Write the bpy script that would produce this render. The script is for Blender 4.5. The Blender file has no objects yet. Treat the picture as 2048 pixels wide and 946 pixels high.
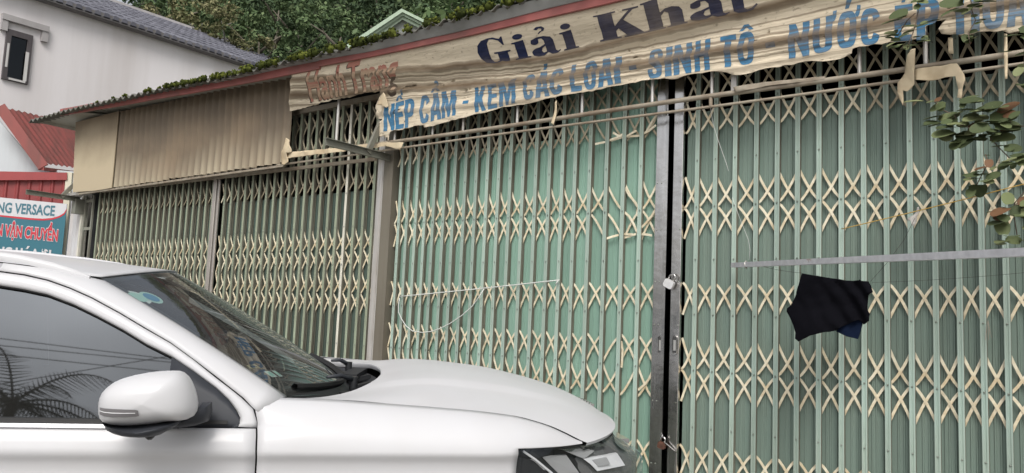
import bpy, bmesh, math, random
import numpy as np
from mathutils import Vector, Matrix, noise
random.seed(7); np.random.seed(7)
R = math.radians
S = bpy.context.scene
COL = S.collection

# ---------------------------------------------------------------- camera
FPX = 1600.0
YAW, PIT, ROL = R(37.34), R(6.07), R(2.46)
CAM = Vector((0, -4.6, 1.43))
fw = Vector((-math.sin(YAW)*math.cos(PIT), math.cos(YAW)*math.cos(PIT), math.sin(PIT)))
rr = fw.cross(Vector((0, 0, 1))).normalized(); uu = rr.cross(fw)
RX = math.cos(ROL)*rr + math.sin(ROL)*uu
UX = -math.sin(ROL)*rr + math.cos(ROL)*uu
cd = bpy.data.cameras.new('camera'); cam = bpy.data.objects.new('camera', cd); COL.objects.link(cam)
cd.sensor_width = 36; cd.lens = FPX/2048*36; cd.clip_end = 1500; cd.clip_start = 0.05
mw = Matrix((RX, UX, -fw)).transposed().to_4x4(); mw.translation = CAM
cam.matrix_world = mw
S.camera = cam

# ---------------------------------------------------------------- world, sun, exposure
SUN_EL, SUN_AZ = R(48), R(148)       # azimuth measured from +y clockwise towards +x
w = bpy.data.worlds.new('World'); S.world = w; w.use_nodes = True
nt = w.node_tree; nt.nodes.clear()
o_ = nt.nodes.new('ShaderNodeOutputWorld'); bg = nt.nodes.new('ShaderNodeBackground')
sky = nt.nodes.new('ShaderNodeTexSky'); sky.sky_type = 'NISHITA'; sky.sun_disc = False
sky.sun_elevation = SUN_EL; sky.sun_rotation = SUN_AZ; sky.air_density = 1.0; sky.dust_density = 4.0
hs = nt.nodes.new('ShaderNodeHueSaturation'); hs.inputs['Saturation'].default_value = .22
tc = nt.nodes.new('ShaderNodeTexCoord'); mp = nt.nodes.new('ShaderNodeMapping'); mp.inputs['Scale'].default_value = (1, 1, 2.2)
nz = nt.nodes.new('ShaderNodeTexNoise'); nz.inputs['Scale'].default_value = 1.6; nz.inputs['Detail'].default_value = 5
cr = nt.nodes.new('ShaderNodeMapRange'); cr.inputs['From Min'].default_value = .32; cr.inputs['From Max'].default_value = .68
cr.inputs['To Min'].default_value = .62; cr.inputs['To Max'].default_value = 1.3
mx = nt.nodes.new('ShaderNodeMixRGB'); mx.blend_type = 'MULTIPLY'; mx.inputs[0].default_value = 1
L = nt.links.new
L(sky.outputs[0], hs.inputs['Color']); L(tc.outputs['Generated'], mp.inputs[0]); L(mp.outputs[0], nz.inputs['Vector'])
L(nz.outputs[0], cr.inputs[0]); L(hs.outputs[0], mx.inputs[1]); L(cr.outputs[0], mx.inputs[2]); L(mx.outputs[0], bg.inputs[0])
L(bg.outputs[0], o_.inputs[0]); bg.inputs[1].default_value = .13
sd = bpy.data.lights.new('sun', 'SUN'); sd.energy = 1.25; sd.angle = R(25); sd.color = (1, .96, .9)
sun = bpy.data.objects.new('sun', sd); COL.objects.link(sun)
sdir = Vector((math.sin(SUN_AZ)*math.cos(SUN_EL), math.cos(SUN_AZ)*math.cos(SUN_EL), math.sin(SUN_EL)))
sun.rotation_euler = sdir.to_track_quat('Z', 'Y').to_euler(); sun.location = (0, -10, 20)
S.view_settings.view_transform = 'Standard'; S.view_settings.look = 'None'
S.view_settings.exposure = 0.44; S.view_settings.gamma = 1
S.cycles.max_bounces = 8; S.cycles.transparent_max_bounces = 12

# ---------------------------------------------------------------- measuring helper: pixel of the photo -> point on a real plane
def ray(px, py): return fw*FPX + RX*(px-1024) - UX*(py-473)
def F(px, py, y=0.):
    d = ray(px, py); return CAM + d*((y-CAM.y)/d.y)
def FX(px, py, x):
    d = ray(px, py); return CAM + d*((x-CAM.x)/d.x)
def FZ(px, py, depth): return CAM + ray(px, py)*(depth/FPX)

# ---------------------------------------------------------------- object helpers
def tag(o, label=None, cat=None, group=None, kind=None):
    if label: o['label'] = label
    if cat: o['category'] = cat
    if group: o['group'] = group
    if kind: o['kind'] = kind
    return o
def empty(name, loc=(0, 0, 0), rz=0, label=None, cat=None, group=None):
    o = bpy.data.objects.new(name, None); COL.objects.link(o); o.location = loc; o.rotation_euler = (0, 0, rz)
    o.empty_display_size = .1
    return tag(o, label, cat, group)
def wpos(o):
    p = Vector((0, 0, 0))
    while o: p += o.location; o = o.parent
    return p
def link(name, me, parent=None, loc=None, mat=None):
    o = bpy.data.objects.new(name, me); COL.objects.link(o)
    if mat and not me.materials: me.materials.append(mat)
    if parent: o.parent = parent
    if loc is not None: o.location = Vector(loc) - (wpos(parent) if parent else Vector((0, 0, 0)))
    return o
class MB:
    def __init__(s): s.v = []; s.f = []; s.m = []; s.mi = 0
    def add(s, vs, fs):
        n = len(s.v); s.v += [tuple(p) for p in vs]
        for f in fs: s.f.append(tuple(i+n for i in f)); s.m.append(s.mi)
        return s
    def box(s, x0, x1, y0, y1, z0, z1):
        return s.add([(x0,y0,z0),(x1,y0,z0),(x1,y1,z0),(x0,y1,z0),(x0,y0,z1),(x1,y0,z1),(x1,y1,z1),(x0,y1,z1)],
            [(0,3,2,1),(4,5,6,7),(0,1,5,4),(1,2,6,5),(2,3,7,6),(3,0,4,7)])
    def bar(s, p0, p1, a, b, up=(0, 0, 1)):
        p0, p1 = Vector(p0), Vector(p1); d = (p1-p0).normalized(); up = Vector(up)
        sx = d.cross(up)
        if sx.length < 1e-4: sx = d.cross(Vector((1, 0, 0)))
        sx.normalize(); sy = sx.cross(d)
        vs = []
        for p in (p0, p1):
            for i, j in ((-1,-1),(1,-1),(1,1),(-1,1)): vs.append(p + sx*a/2*i + sy*b/2*j)
        return s.add(vs, [(0,1,2,3),(7,6,5,4),(0,4,5,1),(1,5,6,2),(2,6,7,3),(3,7,4,0)])
    def tube(s, path, r, n=8, caps=True):
        path = [Vector(p) for p in path]; rs = r if isinstance(r, (list, tuple)) else [r]*len(path)
        vs = []; ref = None
        for i, p in enumerate(path):
            d = (path[min(i+1, len(path)-1)] - path[max(i-1, 0)]).normalized()
            if ref is None: ref = d.orthogonal().normalized()
            ref = (ref - d*ref.dot(d)).normalized(); b = d.cross(ref)
            for k in range(n):
                a = 2*math.pi*k/n; vs.append(p + (ref*math.cos(a) + b*math.sin(a))*rs[i])
        fs = []
        for i in range(len(path)-1):
            for k in range(n): fs.append((i*n+k, i*n+(k+1) % n, (i+1)*n+(k+1) % n, (i+1)*n+k))
        if caps: fs.append(tuple(range(n-1, -1, -1))); fs.append(tuple((len(path)-1)*n+k for k in range(n)))
        return s.add(vs, fs)
    def extr(s, prof, axis, a, b, closed=True):
        # prof: list of 2D points; axis 'z': (x,y) extruded z ; 'y': (x,z) ; 'x': (y,z)
        n = len(prof); vs = []
        for t in (a, b):
            for p, q in prof: vs.append({'z': (p, q, t), 'y': (p, t, q), 'x': (t, p, q)}[axis])
        fs = [(i, (i+1) % n, n+(i+1) % n, n+i) for i in range(n if closed else n-1)]
        if closed: fs += [tuple(range(n-1, -1, -1)), tuple(range(n, 2*n))]
        return s.add(vs, fs)
    def grid(s, rows, closed=False):
        n = len(rows[0]); vs = [p for r_ in rows for p in r_]; fs = []
        for i in range(len(rows)-1):
            for k in range(n if closed else n-1): fs.append((i*n+k, i*n+(k+1) % n, (i+1)*n+(k+1) % n, (i+1)*n+k))
        return s.add(vs, fs)
    def blob(s, c, rx, ry, rz, nu=8, nv=5):
        rows = []
        for i in range(nv+1):
            t = math.pi*i/nv - math.pi/2
            rows.append([(c[0]+rx*math.cos(t)*math.cos(2*math.pi*k/nu), c[1]+ry*math.cos(t)*math.sin(2*math.pi*k/nu), c[2]+rz*math.sin(t)) for k in range(nu)])
        return s.grid(rows, True)
    def mesh(s, name, mats, smooth=False, fixn=True, angle=None):
        me = bpy.data.meshes.new(name); me.from_pydata(s.v, [], s.f)
        for m in (mats if isinstance(mats, (list, tuple)) else [mats]): me.materials.append(m)
        if any(s.m): me.polygons.foreach_set('material_index', s.m)
        if fixn:
            bm = bmesh.new(); bm.from_mesh(me); bmesh.ops.recalc_face_normals(bm, faces=bm.faces); bm.to_mesh(me); bm.free()
        if smooth: me.polygons.foreach_set('use_smooth', [True]*len(me.polygons))
        me.update()
        if angle and smooth: me.set_sharp_from_angle(angle=R(angle))
        return me
    def build(s, name, mats, parent=None, loc=None, smooth=False, fixn=True, angle=None):
        """vertices are world coordinates; stored relative to loc (or to the parent's position)"""
        base = Vector(loc) if loc is not None else (wpos(parent) if parent else Vector((0, 0, 0)))
        s.v = [(p[0]-base.x, p[1]-base.y, p[2]-base.z) for p in s.v]
        return link(name, s.mesh(name, mats, smooth, fixn, angle), parent, base)
    def local(s, name, mats, parent, smooth=False, fixn=True, angle=None):
        o = link(name, s.mesh(name, mats, smooth, fixn, angle), parent); return o
def interp(pts, x):
    if x <= pts[0][0]: 
        a, b = pts[0], pts[1]
    elif x >= pts[-1][0]: a, b = pts[-2], pts[-1]
    else:
        for i in range(len(pts)-1):
            if pts[i][0] <= x <= pts[i+1][0]: a, b = pts[i], pts[i+1]; break
    return a[1] + (b[1]-a[1])*(x-a[0])/(b[0]-a[0])
def interpc(pts, x): return interp(pts, max(pts[0][0], min(pts[-1][0], x)))
def smoothed(pts, x, h):      # interpolation averaged over a window: rounds the corners of a profile
    return sum(interpc(pts, x+h*k) for k in (-1, -.5, 0, .5, 1))/5

# ---------------------------------------------------------------- materials
MATS = {}
class NM:
    def __init__(s, name):
        s.mat = bpy.data.materials.new(name); s.mat.use_nodes = True; s.t = s.mat.node_tree; s.n = s.t.nodes
        s.b = s.n['Principled BSDF']; s.tc = s.n.new('ShaderNodeTexCoord'); MATS[name] = s.mat
    def L(s, a, b): s.t.links.new(a, b)
    def noise(s, scale, detail=4, sc=(1, 1, 1), rough=.55, coord='Object', loc=(0, 0, 0)):
        m = s.n.new('ShaderNodeMapping'); m.inputs['Scale'].default_value = sc; m.inputs['Location'].default_value = loc
        s.L(s.tc.outputs[coord], m.inputs[0])
        n = s.n.new('ShaderNodeTexNoise'); n.inputs['Scale'].default_value = scale; n.inputs['Detail'].default_value = detail
        n.inputs['Roughness'].default_value = rough; s.L(m.outputs[0], n.inputs['Vector']); return n.outputs[0]
    def ramp(s, src, stops):
        r = s.n.new('ShaderNodeValToRGB'); el = r.color_ramp.elements
        while len(el) < len(stops): el.new(.5)
        for e, (p, c) in zip(el, stops):
            e.position = p; e.color = (*c, 1) if not isinstance(c, (int, float)) else (c, c, c, 1)
        s.L(src, r.inputs[0]); return r.outputs[0]
    def mix(s, fac, a, b, mode='MIX'):
        m = s.n.new('ShaderNodeMixRGB'); m.blend_type = mode
        for i, v in ((0, fac), (1, a), (2, b)):
            if isinstance(v, (int, float)): m.inputs[i].default_value = v if i == 0 else (v, v, v, 1)
            elif isinstance(v, tuple): m.inputs[i].default_value = (*v, 1)
            else: s.L(v, m.inputs[i])
        return m.outputs[0]
    def math(s, op, a, b=0., c=0., clamp=False):
        m = s.n.new('ShaderNodeMath'); m.operation = op; m.use_clamp = clamp
        for i, v in enumerate((a, b, c)):
            if isinstance(v, (int, float)): m.inputs[i].default_value = v
            else: s.L(v, m.inputs[i])
        return m.outputs[0]
    def sep(s, coord='Object'):
        m = s.n.new('ShaderNodeSeparateXYZ'); s.L(s.tc.outputs[coord], m.inputs[0]); return m.outputs
    def rand(s):
        o = s.n.new('ShaderNodeObjectInfo'); return o.outputs['Random']
    def island(s):
        g = s.n.new('ShaderNodeNewGeometry'); return g.outputs['Random Per Island']
    def bump(s, h, st=.3, dist=.01):
        b = s.n.new('ShaderNodeBump'); b.inputs['Strength'].default_value = st; b.inputs['Distance'].default_value = dist
        s.L(h, b.inputs['Height']); s.L(b.outputs[0], s.b.inputs['Normal'])
    def set(s, col=None, rough=None, metal=None, spec=None, coat=None, trans=None):
        for k, v in (('Base Color', col), ('Roughness', rough), ('Metallic', metal), ('Specular IOR Level', spec), ('Coat Weight', coat), ('Transmission Weight', trans)):
            if v is None: continue
            if isinstance(v, tuple): s.b.inputs[k].default_value = (*v, 1)
            elif isinstance(v, (int, float)): s.b.inputs[k].default_value = v
            else: s.L(v, s.b.inputs[k])
        return s.mat

def worn(name, col, dirt, amount=.5, rough=.55, vstreak=True, scale=6, spec=.4, bump=.15, var=.12, metal=None):
    """paint with vertical dirt streaks, blotches and per-object variation"""
    m = NM(name)
    st = m.noise(scale, 6, (3, 3, .25) if vstreak else (1, 1, 1))
    bl = m.noise(scale*.35, 5, loc=(3, 1, 2))
    f = m.math('ADD', m.math('MULTIPLY', st, .6), m.math('MULTIPLY', bl, .4))
    fac = m.ramp(f, [(.42, 0.), (.66, 1.)])
    fac = m.math('MULTIPLY', fac, amount)
    rv = m.math('MULTIPLY_ADD', m.rand(), var*2, 1-var)
    c = m.mix(fac, col, dirt)
    c = m.mix(1., c, rv, 'MULTIPLY')
    fine = m.noise(scale*14, 3)
    m.bump(fine, bump, .002)
    return m.set(c, rough, metal, spec)

M_post = worn('post_paint', (.35, .445, .39), (.25, .27, .21), .75, .45, scale=5)
M_rear = worn('rear_rust_side_shade', (.19, .19, .15), (.10, .075, .05), .8, .7, scale=9)
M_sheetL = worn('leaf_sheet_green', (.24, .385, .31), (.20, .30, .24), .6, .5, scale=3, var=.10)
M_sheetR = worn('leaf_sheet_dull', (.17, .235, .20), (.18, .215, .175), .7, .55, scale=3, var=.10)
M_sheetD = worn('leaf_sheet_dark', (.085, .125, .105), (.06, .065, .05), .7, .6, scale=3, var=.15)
M_bar = worn('lattice_cream', (.77, .71, .55), (.50, .37, .19), .75, .5, False, 25, var=.12)
M_bardull = worn('lattice_dull', (.45, .40, .29), (.24, .19, .12), .7, .6, False, 20, var=.15)
M_rivet = worn('rivet_steel', (.30, .33, .29), (.15, .13, .10), .5, .4, False, 20, metal=.5)
M_rail = worn('rail_grey_brown', (.34, .30, .235), (.17, .115, .075), .8, .5, False, 8, var=.05)
M_galv = worn('galvanised_strut', (.58, .56, .53), (.30, .25, .2), .6, .35, True, 10, metal=.4)
M_arm = worn('arm_grey_paint', (.22, .225, .19), (.14, .12, .09), .6, .55, False, 8)
M_col = worn('column_brown_grey', (.155, .14, .11), (.10, .085, .065), .6, .6, True, 5)
M_fascia = worn('fascia_red', (.36, .11, .10), (.20, .09, .075), .8, .5, False, 4, var=.03)
M_flash = worn('flashing_grey', (.34, .345, .335), (.17, .17, .16), .8, .7, False, 4)
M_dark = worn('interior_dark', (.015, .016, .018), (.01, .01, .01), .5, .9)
M_soffit = worn('soffit_grey', (.36, .345, .30), (.2, .18, .13), .7, .7, False, 3)
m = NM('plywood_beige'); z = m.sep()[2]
g = m.ramp(m.math('MULTIPLY_ADD', z, 1.0, m.math('MULTIPLY_ADD', m.noise(1.8, 5), .7, -.35)), [(.25, 0.), (.85, 1.)])  # shade under the eave painted into the plywood: darker towards the top
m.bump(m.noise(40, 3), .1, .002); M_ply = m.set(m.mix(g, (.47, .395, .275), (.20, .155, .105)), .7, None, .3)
M_whitecorr = worn('white_corrugated', (.55, .56, .58), (.40, .33, .27), .7, .5, True, 3)
M_conc = worn('concrete', (.28, .27, .25), (.17, .16, .14), .7, .85, False, 2)
M_roofsh = worn('fibre_cement', (.16, .155, .14), (.07, .08, .05), .9, .9, False, 4)
M_torn = worn('torn_banner_cloth', (.62, .52, .36), (.36, .25, .14), .7, .7, False, 7)
M_peel = worn('peeling_white_paint', (.66, .63, .55), (.35, .38, .31), .7, .6, True, 16)

# corrugated beige sheet: eave shade painted into the colour with grime, darker upwards
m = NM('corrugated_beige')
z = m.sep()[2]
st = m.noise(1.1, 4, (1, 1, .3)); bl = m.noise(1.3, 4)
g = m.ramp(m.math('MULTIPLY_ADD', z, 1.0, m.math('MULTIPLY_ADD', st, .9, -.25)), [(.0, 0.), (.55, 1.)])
vy = m.ramp(m.math('MULTIPLY_ADD', m.sep()[1], 22., .5), [(.3, 0.), (.9, 1.)])  # valleys darker: groove dirt, and rib shading put into the colour
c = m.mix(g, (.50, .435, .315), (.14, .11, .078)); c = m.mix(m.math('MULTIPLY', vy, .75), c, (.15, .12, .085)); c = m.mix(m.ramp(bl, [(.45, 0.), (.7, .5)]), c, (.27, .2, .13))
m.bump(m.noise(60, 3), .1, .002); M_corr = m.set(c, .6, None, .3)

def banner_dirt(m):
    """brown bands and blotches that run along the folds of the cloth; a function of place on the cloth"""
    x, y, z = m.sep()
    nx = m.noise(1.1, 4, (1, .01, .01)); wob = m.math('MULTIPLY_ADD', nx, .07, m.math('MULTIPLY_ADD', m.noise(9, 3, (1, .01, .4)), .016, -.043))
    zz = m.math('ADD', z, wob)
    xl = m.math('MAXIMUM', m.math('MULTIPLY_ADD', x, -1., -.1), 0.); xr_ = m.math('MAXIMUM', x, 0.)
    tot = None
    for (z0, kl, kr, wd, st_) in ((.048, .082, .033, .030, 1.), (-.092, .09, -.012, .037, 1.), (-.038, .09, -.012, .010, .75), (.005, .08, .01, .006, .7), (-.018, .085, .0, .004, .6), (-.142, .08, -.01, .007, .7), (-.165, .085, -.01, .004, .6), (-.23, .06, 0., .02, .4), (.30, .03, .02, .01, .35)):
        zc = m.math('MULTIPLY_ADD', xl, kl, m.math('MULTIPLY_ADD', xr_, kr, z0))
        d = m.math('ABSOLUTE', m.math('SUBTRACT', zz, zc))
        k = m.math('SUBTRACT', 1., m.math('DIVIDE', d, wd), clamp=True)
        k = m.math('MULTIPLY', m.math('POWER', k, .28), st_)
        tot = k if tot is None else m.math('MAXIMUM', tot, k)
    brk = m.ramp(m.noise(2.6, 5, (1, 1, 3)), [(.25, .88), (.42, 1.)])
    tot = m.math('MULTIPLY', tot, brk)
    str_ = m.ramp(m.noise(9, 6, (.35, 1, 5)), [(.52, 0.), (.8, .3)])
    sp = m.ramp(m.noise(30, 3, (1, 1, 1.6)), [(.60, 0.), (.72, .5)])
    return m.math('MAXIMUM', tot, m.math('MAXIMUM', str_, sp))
def cloth_mat(name, col, dirt=(.105, .070, .042), k=.97, rough=.7):
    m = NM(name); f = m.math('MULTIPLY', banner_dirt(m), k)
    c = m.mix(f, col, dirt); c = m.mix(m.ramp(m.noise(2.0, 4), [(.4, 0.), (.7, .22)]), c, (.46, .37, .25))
    m.bump(m.noise(26, 5, (.4, 1, 2.2)), .5, .012)
    return m.set(c, rough, None, .18)
M_banner = cloth_mat('banner_cloth', (.66, .575, .44))
M_navy = cloth_mat('banner_navy_print', (.016, .022, .060), (.05, .042, .04), .6)
M_blue = cloth_mat('banner_blue_print', (.05, .175, .31), (.105, .075, .05), .92)
M_red = cloth_mat('banner_red_print', (.40, .17, .13), (.36, .28, .19), .85)
M_redsh = cloth_mat('banner_dark_outline', (.05, .035, .03), (.3, .22, .15), .3)

# ================================================================ GATES
FR_POST = [(-.014,.015),(-.014,-.004),(-.0055,-.004),(-.0035,.0005),(.0035,.0005),(.0055,-.004),(.014,-.004),(.014,.015)]
def post_mesh(name, z0, z1, rivets, mats):
    b = MB(); b.extr(FR_POST, 'z', z0, z1)
    for k in (0, 6, 7): b.m[k] = 2  # post sides and back coloured dark brown: their shade put into the paint
    b.mi = 1
    for z in rivets: b.blob((0, -.004, z), .0055, .005, .0055, 6, 4)
    return b.mesh(name, mats)
RIV = (3.0, 2.84, 2.48, 2.187, 1.86, 1.522, 1.184, .846, .5, .2)
PM = post_mesh('post', .04, 3.27, RIV, [M_post, M_rivet, M_rear])
M_postL = worn('post_paint_olive', (.30, .345, .255), (.20, .19, .13), .8, .5, scale=5)
PML = post_mesh('post_olive', .04, 3.27, RIV, [M_postL, M_rivet, M_rear])
PMW = post_mesh('post_white', .04, 3.27, RIV, [M_peel, M_rivet, M_rear])
b = MB(); b.extr([(-.010,.026),(.010,.026),(.010,.038),(-.010,.038)], 'z', .04, 3.27); RM = b.mesh('rear_channel', [M_rear])
def bar_mesh(width, h, typ, flip, mat):
    """curved flat lattice strip from one post to the next; flip = the one that rises to the right"""
    e = 1.42; pts = []; n = 7
    for i in range(n):
        s = i/(n-1)
        if typ == 'U': fz = 1-(1-(1-(1-s)**e))          # placeholder, replaced below
        if typ == 'U': drop = 1-(1-s)**e
        elif typ == 'N': drop = s**e
        else: drop = s
        x = -width/2 + width*s
        pts.append((x if not flip else -x, h/2 - h*drop))
    yo = .0165 if (flip == (typ == 'U')) else .0205
    t = .0028; hw = .0071; rows = []
    for i, (x, z) in enumerate(pts):
        a = pts[min(i+1, n-1)]; c = pts[max(i-1, 0)]; dx, dz = a[0]-c[0], a[1]-c[1]; l = math.hypot(dx, dz)
        nx, nz = -dz/l*hw, dx/l*hw
        rows.append([(x-nx, yo, z-nz), (x-nx, yo+t, z-nz), (x+nx, yo+t, z+nz), (x+nx, yo, z+nz)])
    b = MB(); b.grid(rows, True); b.f += [(0,1,2,3), tuple(len(b.v)-4+k for k in (3,2,1,0))]; b.m += [0, 0]
    return b.mesh('lattice_bar', mat)
BAR_CACHE = {}
def get_bar(width, h, typ, flip, mat):
    k = (round(width/.006), round(h, 3), typ, flip, mat.name)
    if k not in BAR_CACHE: BAR_CACHE[k] = bar_mesh(round(width/.006)*.006, h, typ, flip, mat)
    return BAR_CACHE[k]
def sheet_mesh(p, z0, z1, mat, ribs):
    prof = []; y = .044
    prof.append((0, y))
    for r_ in ribs:
        prof += [(p*r_-.006, y), (p*r_-.003, y-.006), (p*r_+.003, y-.006), (p*r_+.006, y)]
    prof.append((p, y+.004))
    back = [(x, yy+.0015) for x, yy in reversed(prof)]
    b = MB(); b.extr(prof+back, 'z', z0, z1); return b.mesh('sheet', mat)
SHEET = {}
def get_sheet(p, z1, mat):
    k = (round(p/.004), z1, mat.name, random.randrange(3))
    if k not in SHEET:
        ribs = [[.30, .62], [.26, .44, .70], [.36, .60, .80]][k[3]]
        SHEET[k] = sheet_mesh(round(p/.004)*.004, .05, z1, mat, ribs)
    return SHEET[k]
def gate(label, xs, rows, sheet_mat, sheet_top, skip=(), white=(), edge=(None, None), dull_above=2.62):
    g = empty('folding_gate', ((xs[0]+xs[-1])/2, 0, 0), 0, label, 'folding gate', 'green folding gate leaves of the shop front')
    for i, x in enumerate(xs):
        o = link('post', PMW if i in white else (PML if sheet_mat is M_sheetD else PM), g, (x, 0, 0))
        if i in white: o['label'] = 'post with peeling white paint'
        link('rear_channel', RM, g, (x+random.uniform(-.004, .004), 0, 0))
    al = list(xs)
    if edge[0] is not None: al = [edge[0]] + al
    if edge[1] is not None: al = al + [edge[1]]
    bars = []
    for i in range(len(al)-1):
        p = al[i+1]-al[i]; xm = (al[i]+al[i+1])/2
        st = sheet_top(xm) if callable(sheet_top) else sheet_top
        link('sheet_panel', get_sheet(p, round(st, 2), sheet_mat), g, (al[i], 0, 0))
        for r_, (zt, zb, ty) in enumerate(rows):
            for flip in (False, True):
                if (i, r_, flip) in skip: continue
                mt = M_bardull if zb > dull_above else M_bar  # bars above this height get the darker tone
                dist = abs(xm)
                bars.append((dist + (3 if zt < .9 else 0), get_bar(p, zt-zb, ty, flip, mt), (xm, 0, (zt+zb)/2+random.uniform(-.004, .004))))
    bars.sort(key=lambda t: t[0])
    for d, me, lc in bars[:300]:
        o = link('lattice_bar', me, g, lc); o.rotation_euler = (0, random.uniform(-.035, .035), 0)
    if len(bars) > 300:
        b = MB()
        for d, me, lc in bars[300:]:
            n = len(b.v); b.v += [(v.co.x+lc[0], v.co.y, v.co.z+lc[2]) for v in me.vertices]
            for pgn in me.polygons: b.f.append(tuple(n+k for k in pgn.vertices)); b.m.append(0)
        o = b.build('lattice_bars', M_bar, g); o['kind'] = 'stuff'
    # top and bottom tracks
    x0, x1 = al[0], al[-1]
    MB().box(x0, x1, -.012, .075, 3.275, 3.32).build('top_track', M_rail, g)
    MB().box(x0, x1, -.02, .085, .0, .035).build('bottom_track', M_rail, g)
    return g
RROWS = [(3.22,3.04,'U'),(3.04,2.86,'N'),(2.86,2.665,'U'),(2.38,2.187,'U'),(2.187,1.995,'N'),(1.715,1.522,'N'),(1.377,1.184,'U'),(1.184,.99,'N'),(.73,.54,'N'),(.33,.15,'U')]
MROWS = [(3.22,3.04,'U'),(3.04,2.86,'N'),(2.86,2.665,'U'),(2.38,2.187,'U'),(2.187,1.995,'N'),(1.715,1.522,'N'),(1.377,1.184,'N'),(1.184,.99,'U'),(.73,.54,'N'),(.33,.15,'U')]
LROWS = [(3.235,3.04,'N'),(3.04,2.85,'U'),(2.85,2.66,'N'),(2.70,2.51,'U'),(2.165,1.98,'U'),(1.98,1.795,'N'),(1.795,1.612,'U'),(1.612,1.43,'N'),(.9,.71,'U'),(.71,.52,'N')]
LROWS.pop(2)
xr = [-2.078,-1.959,-1.834,-1.7025,-1.577,-1.459,-1.3385,-1.2175,-1.1,-.985,-.8685,-.753,-.645,-.544,-.442] + [-.442+.115*k for k in range(1, 19)]
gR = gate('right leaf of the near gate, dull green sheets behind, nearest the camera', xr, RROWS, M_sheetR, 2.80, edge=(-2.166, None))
xm_ = [-4.679,-4.588,-4.490,-4.392,-4.300,-4.193,-4.093] + [-4.093+.1088*k for k in range(1, 5)] + [-3.549,-3.432,-3.318,-3.2,-3.09,-2.984,-2.864,-2.733,-2.602,-2.473]
nM = len(xm_)
sk = {(nM-2, 3, True), (nM-3, 4, True), (nM-2, 4, True), (nM-3, 2, True), (nM-2, 2, True), (nM-2, 6, False), (nM-1, 7, False), (nM-1,3,True)}
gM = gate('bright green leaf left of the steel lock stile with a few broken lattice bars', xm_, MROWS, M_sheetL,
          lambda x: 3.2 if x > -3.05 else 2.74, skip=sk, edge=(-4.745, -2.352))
xl1 = [-7.178+.1148*k for k in range(20)]
gL1 = gate('dark leaf left of the brown column with one white peeling post', xl1, LROWS, M_sheetD, 2.5, white=(16,), edge=(-7.265, -4.93), dull_above=2.45)
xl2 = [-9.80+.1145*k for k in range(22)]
gL2 = gate('farthest gate leaf at the left end under the corrugated panel', xl2, LROWS, M_sheetD, 2.5, edge=(None, -7.33), dull_above=2.45)

# broken and dangling lattice pieces of the bright leaf
def loose(g, pts, y=-.006, wd=.0145, mat=M_bar):
    pts = [F(a, b_, y) for a, b_ in pts]; rows = []
    for i, p in enumerate(pts):
        d = (pts[min(i+1, len(pts)-1)]-pts[max(i-1, 0)]).normalized(); n = Vector((-d.z, 0, d.x))*wd/2
        rows.append([p-n, p-n+Vector((0,.003,0)), p+n+Vector((0,.003,0)), p+n])
    bb = MB(); bb.grid(rows, True); bb.f += [(0,1,2,3), tuple(len(bb.v)-4+k for k in (3,2,1,0))]; bb.m += [0, 0]
    o = bb.build('lattice_bar', mat, g); o['label'] = 'broken lattice strip bent out of place'; return o
loose(gM, [(1213,477),(1225,473),(1237,470)], .008)
loose(gM, [(1245,468),(1256,468.5),(1266,469)], .008); loose(gM, [(1283,468),(1294,469),(1304,471)], .008)
loose(gM, [(1245,476),(1257,473),(1272,468)], .015)
loose(gM, [(1274,463),(1290,448),(1303,432),(1312,417)], .006)
loose(gM, [(1248,424),(1258,432),(1268,449),(1274,464)], .010); loose(gM, [(1250,375),(1258,390),(1270,404),(1276,414),(1273,432)], .008)
loose(gM, [(1190,288),(1210,284),(1236,274),(1246,268)], .006); loose(gM, [(1222,281),(1245,274),(1281,271)], .010)
loose(gM, [(1226,265),(1236,271),(1243,273)], .004); loose(gM, [(1253,273),(1264,266),(1273,261)], .004)
loose(gM, [(1287,267),(1297,262),(1312,250)], .006); loose(gM, [(1293,262),(1303,245),(1314,228)], .012)
loose(gM, [(1242,682),(1245,700),(1244,722),(1243,735)], .008)
loose(gM, [(1276,780),(1290,768),(1300,755),(1308,742)], .010)

# stainless lock stiles
m = NM('stainless_steel')
n1 = m.noise(3, 5, (3, 3, .5)); sc = m.noise(30, 3, (1, 1, .1))
c = m.ramp(n1, [(.3, (.42, .41, .40)), (.7, (.64, .62, .60))])
m.bump(m.noise(4, 4), .6, .012)
M_ss = m.set(c, m.ramp(sc, [(.3, .16), (.7, .30)]), 1.0)
m = NM('stainless_brown'); n1 = m.noise(3, 5, (3, 3, .5))
m.bump(m.noise(9, 3), .4, .004); M_ssb = m.set(m.ramp(n1, [(.3, (.36, .33, .30)), (.7, (.50, .46, .42))]), .38, .5)
M_black = NM('black_gap').set((.012, .012, .013), .6)
def stile(g, x0, x1, mat, flange=None, y=-.022, z1=3.27):
    bb = MB(); pr = [(x0, .004), (x0, y+.003), (x0+.003, y), (x1-.003, y), (x1, y+.003), (x1, .004)]
    bb.extr(pr, 'z', .04, z1)
    o = bb.build('lock_stile', mat, g)
    if flange:
        bb = MB(); bb.box(flange[0], flange[1], y-.012, y-.0005, .3, flange[2]); bb.box(flange[0]-.006, flange[0]-.0006, y-.004, y-.0005, .3, flange[2]-.01)
        bb.build('flange', mat, o)
    return o
s1 = stile(gM, -2.354, -2.277, M_ss, (-2.283, -2.262, 2.78))
s2 = stile(gR, -2.232, -2.168, M_ss)
stile(gL1, -7.298, -7.268, M_ssb, y=-.012); stile(gL2, -7.375, -7.318, M_ssb, y=-.018)
stile(gL1, -4.945, -4.888, M_galv, y=-.02)
M_blackp0 = NM('recess_shadow').set((.05, .05, .05), .6); M_nick0 = NM('latch_metal').set((.5, .49, .47), .35, .6)
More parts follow.
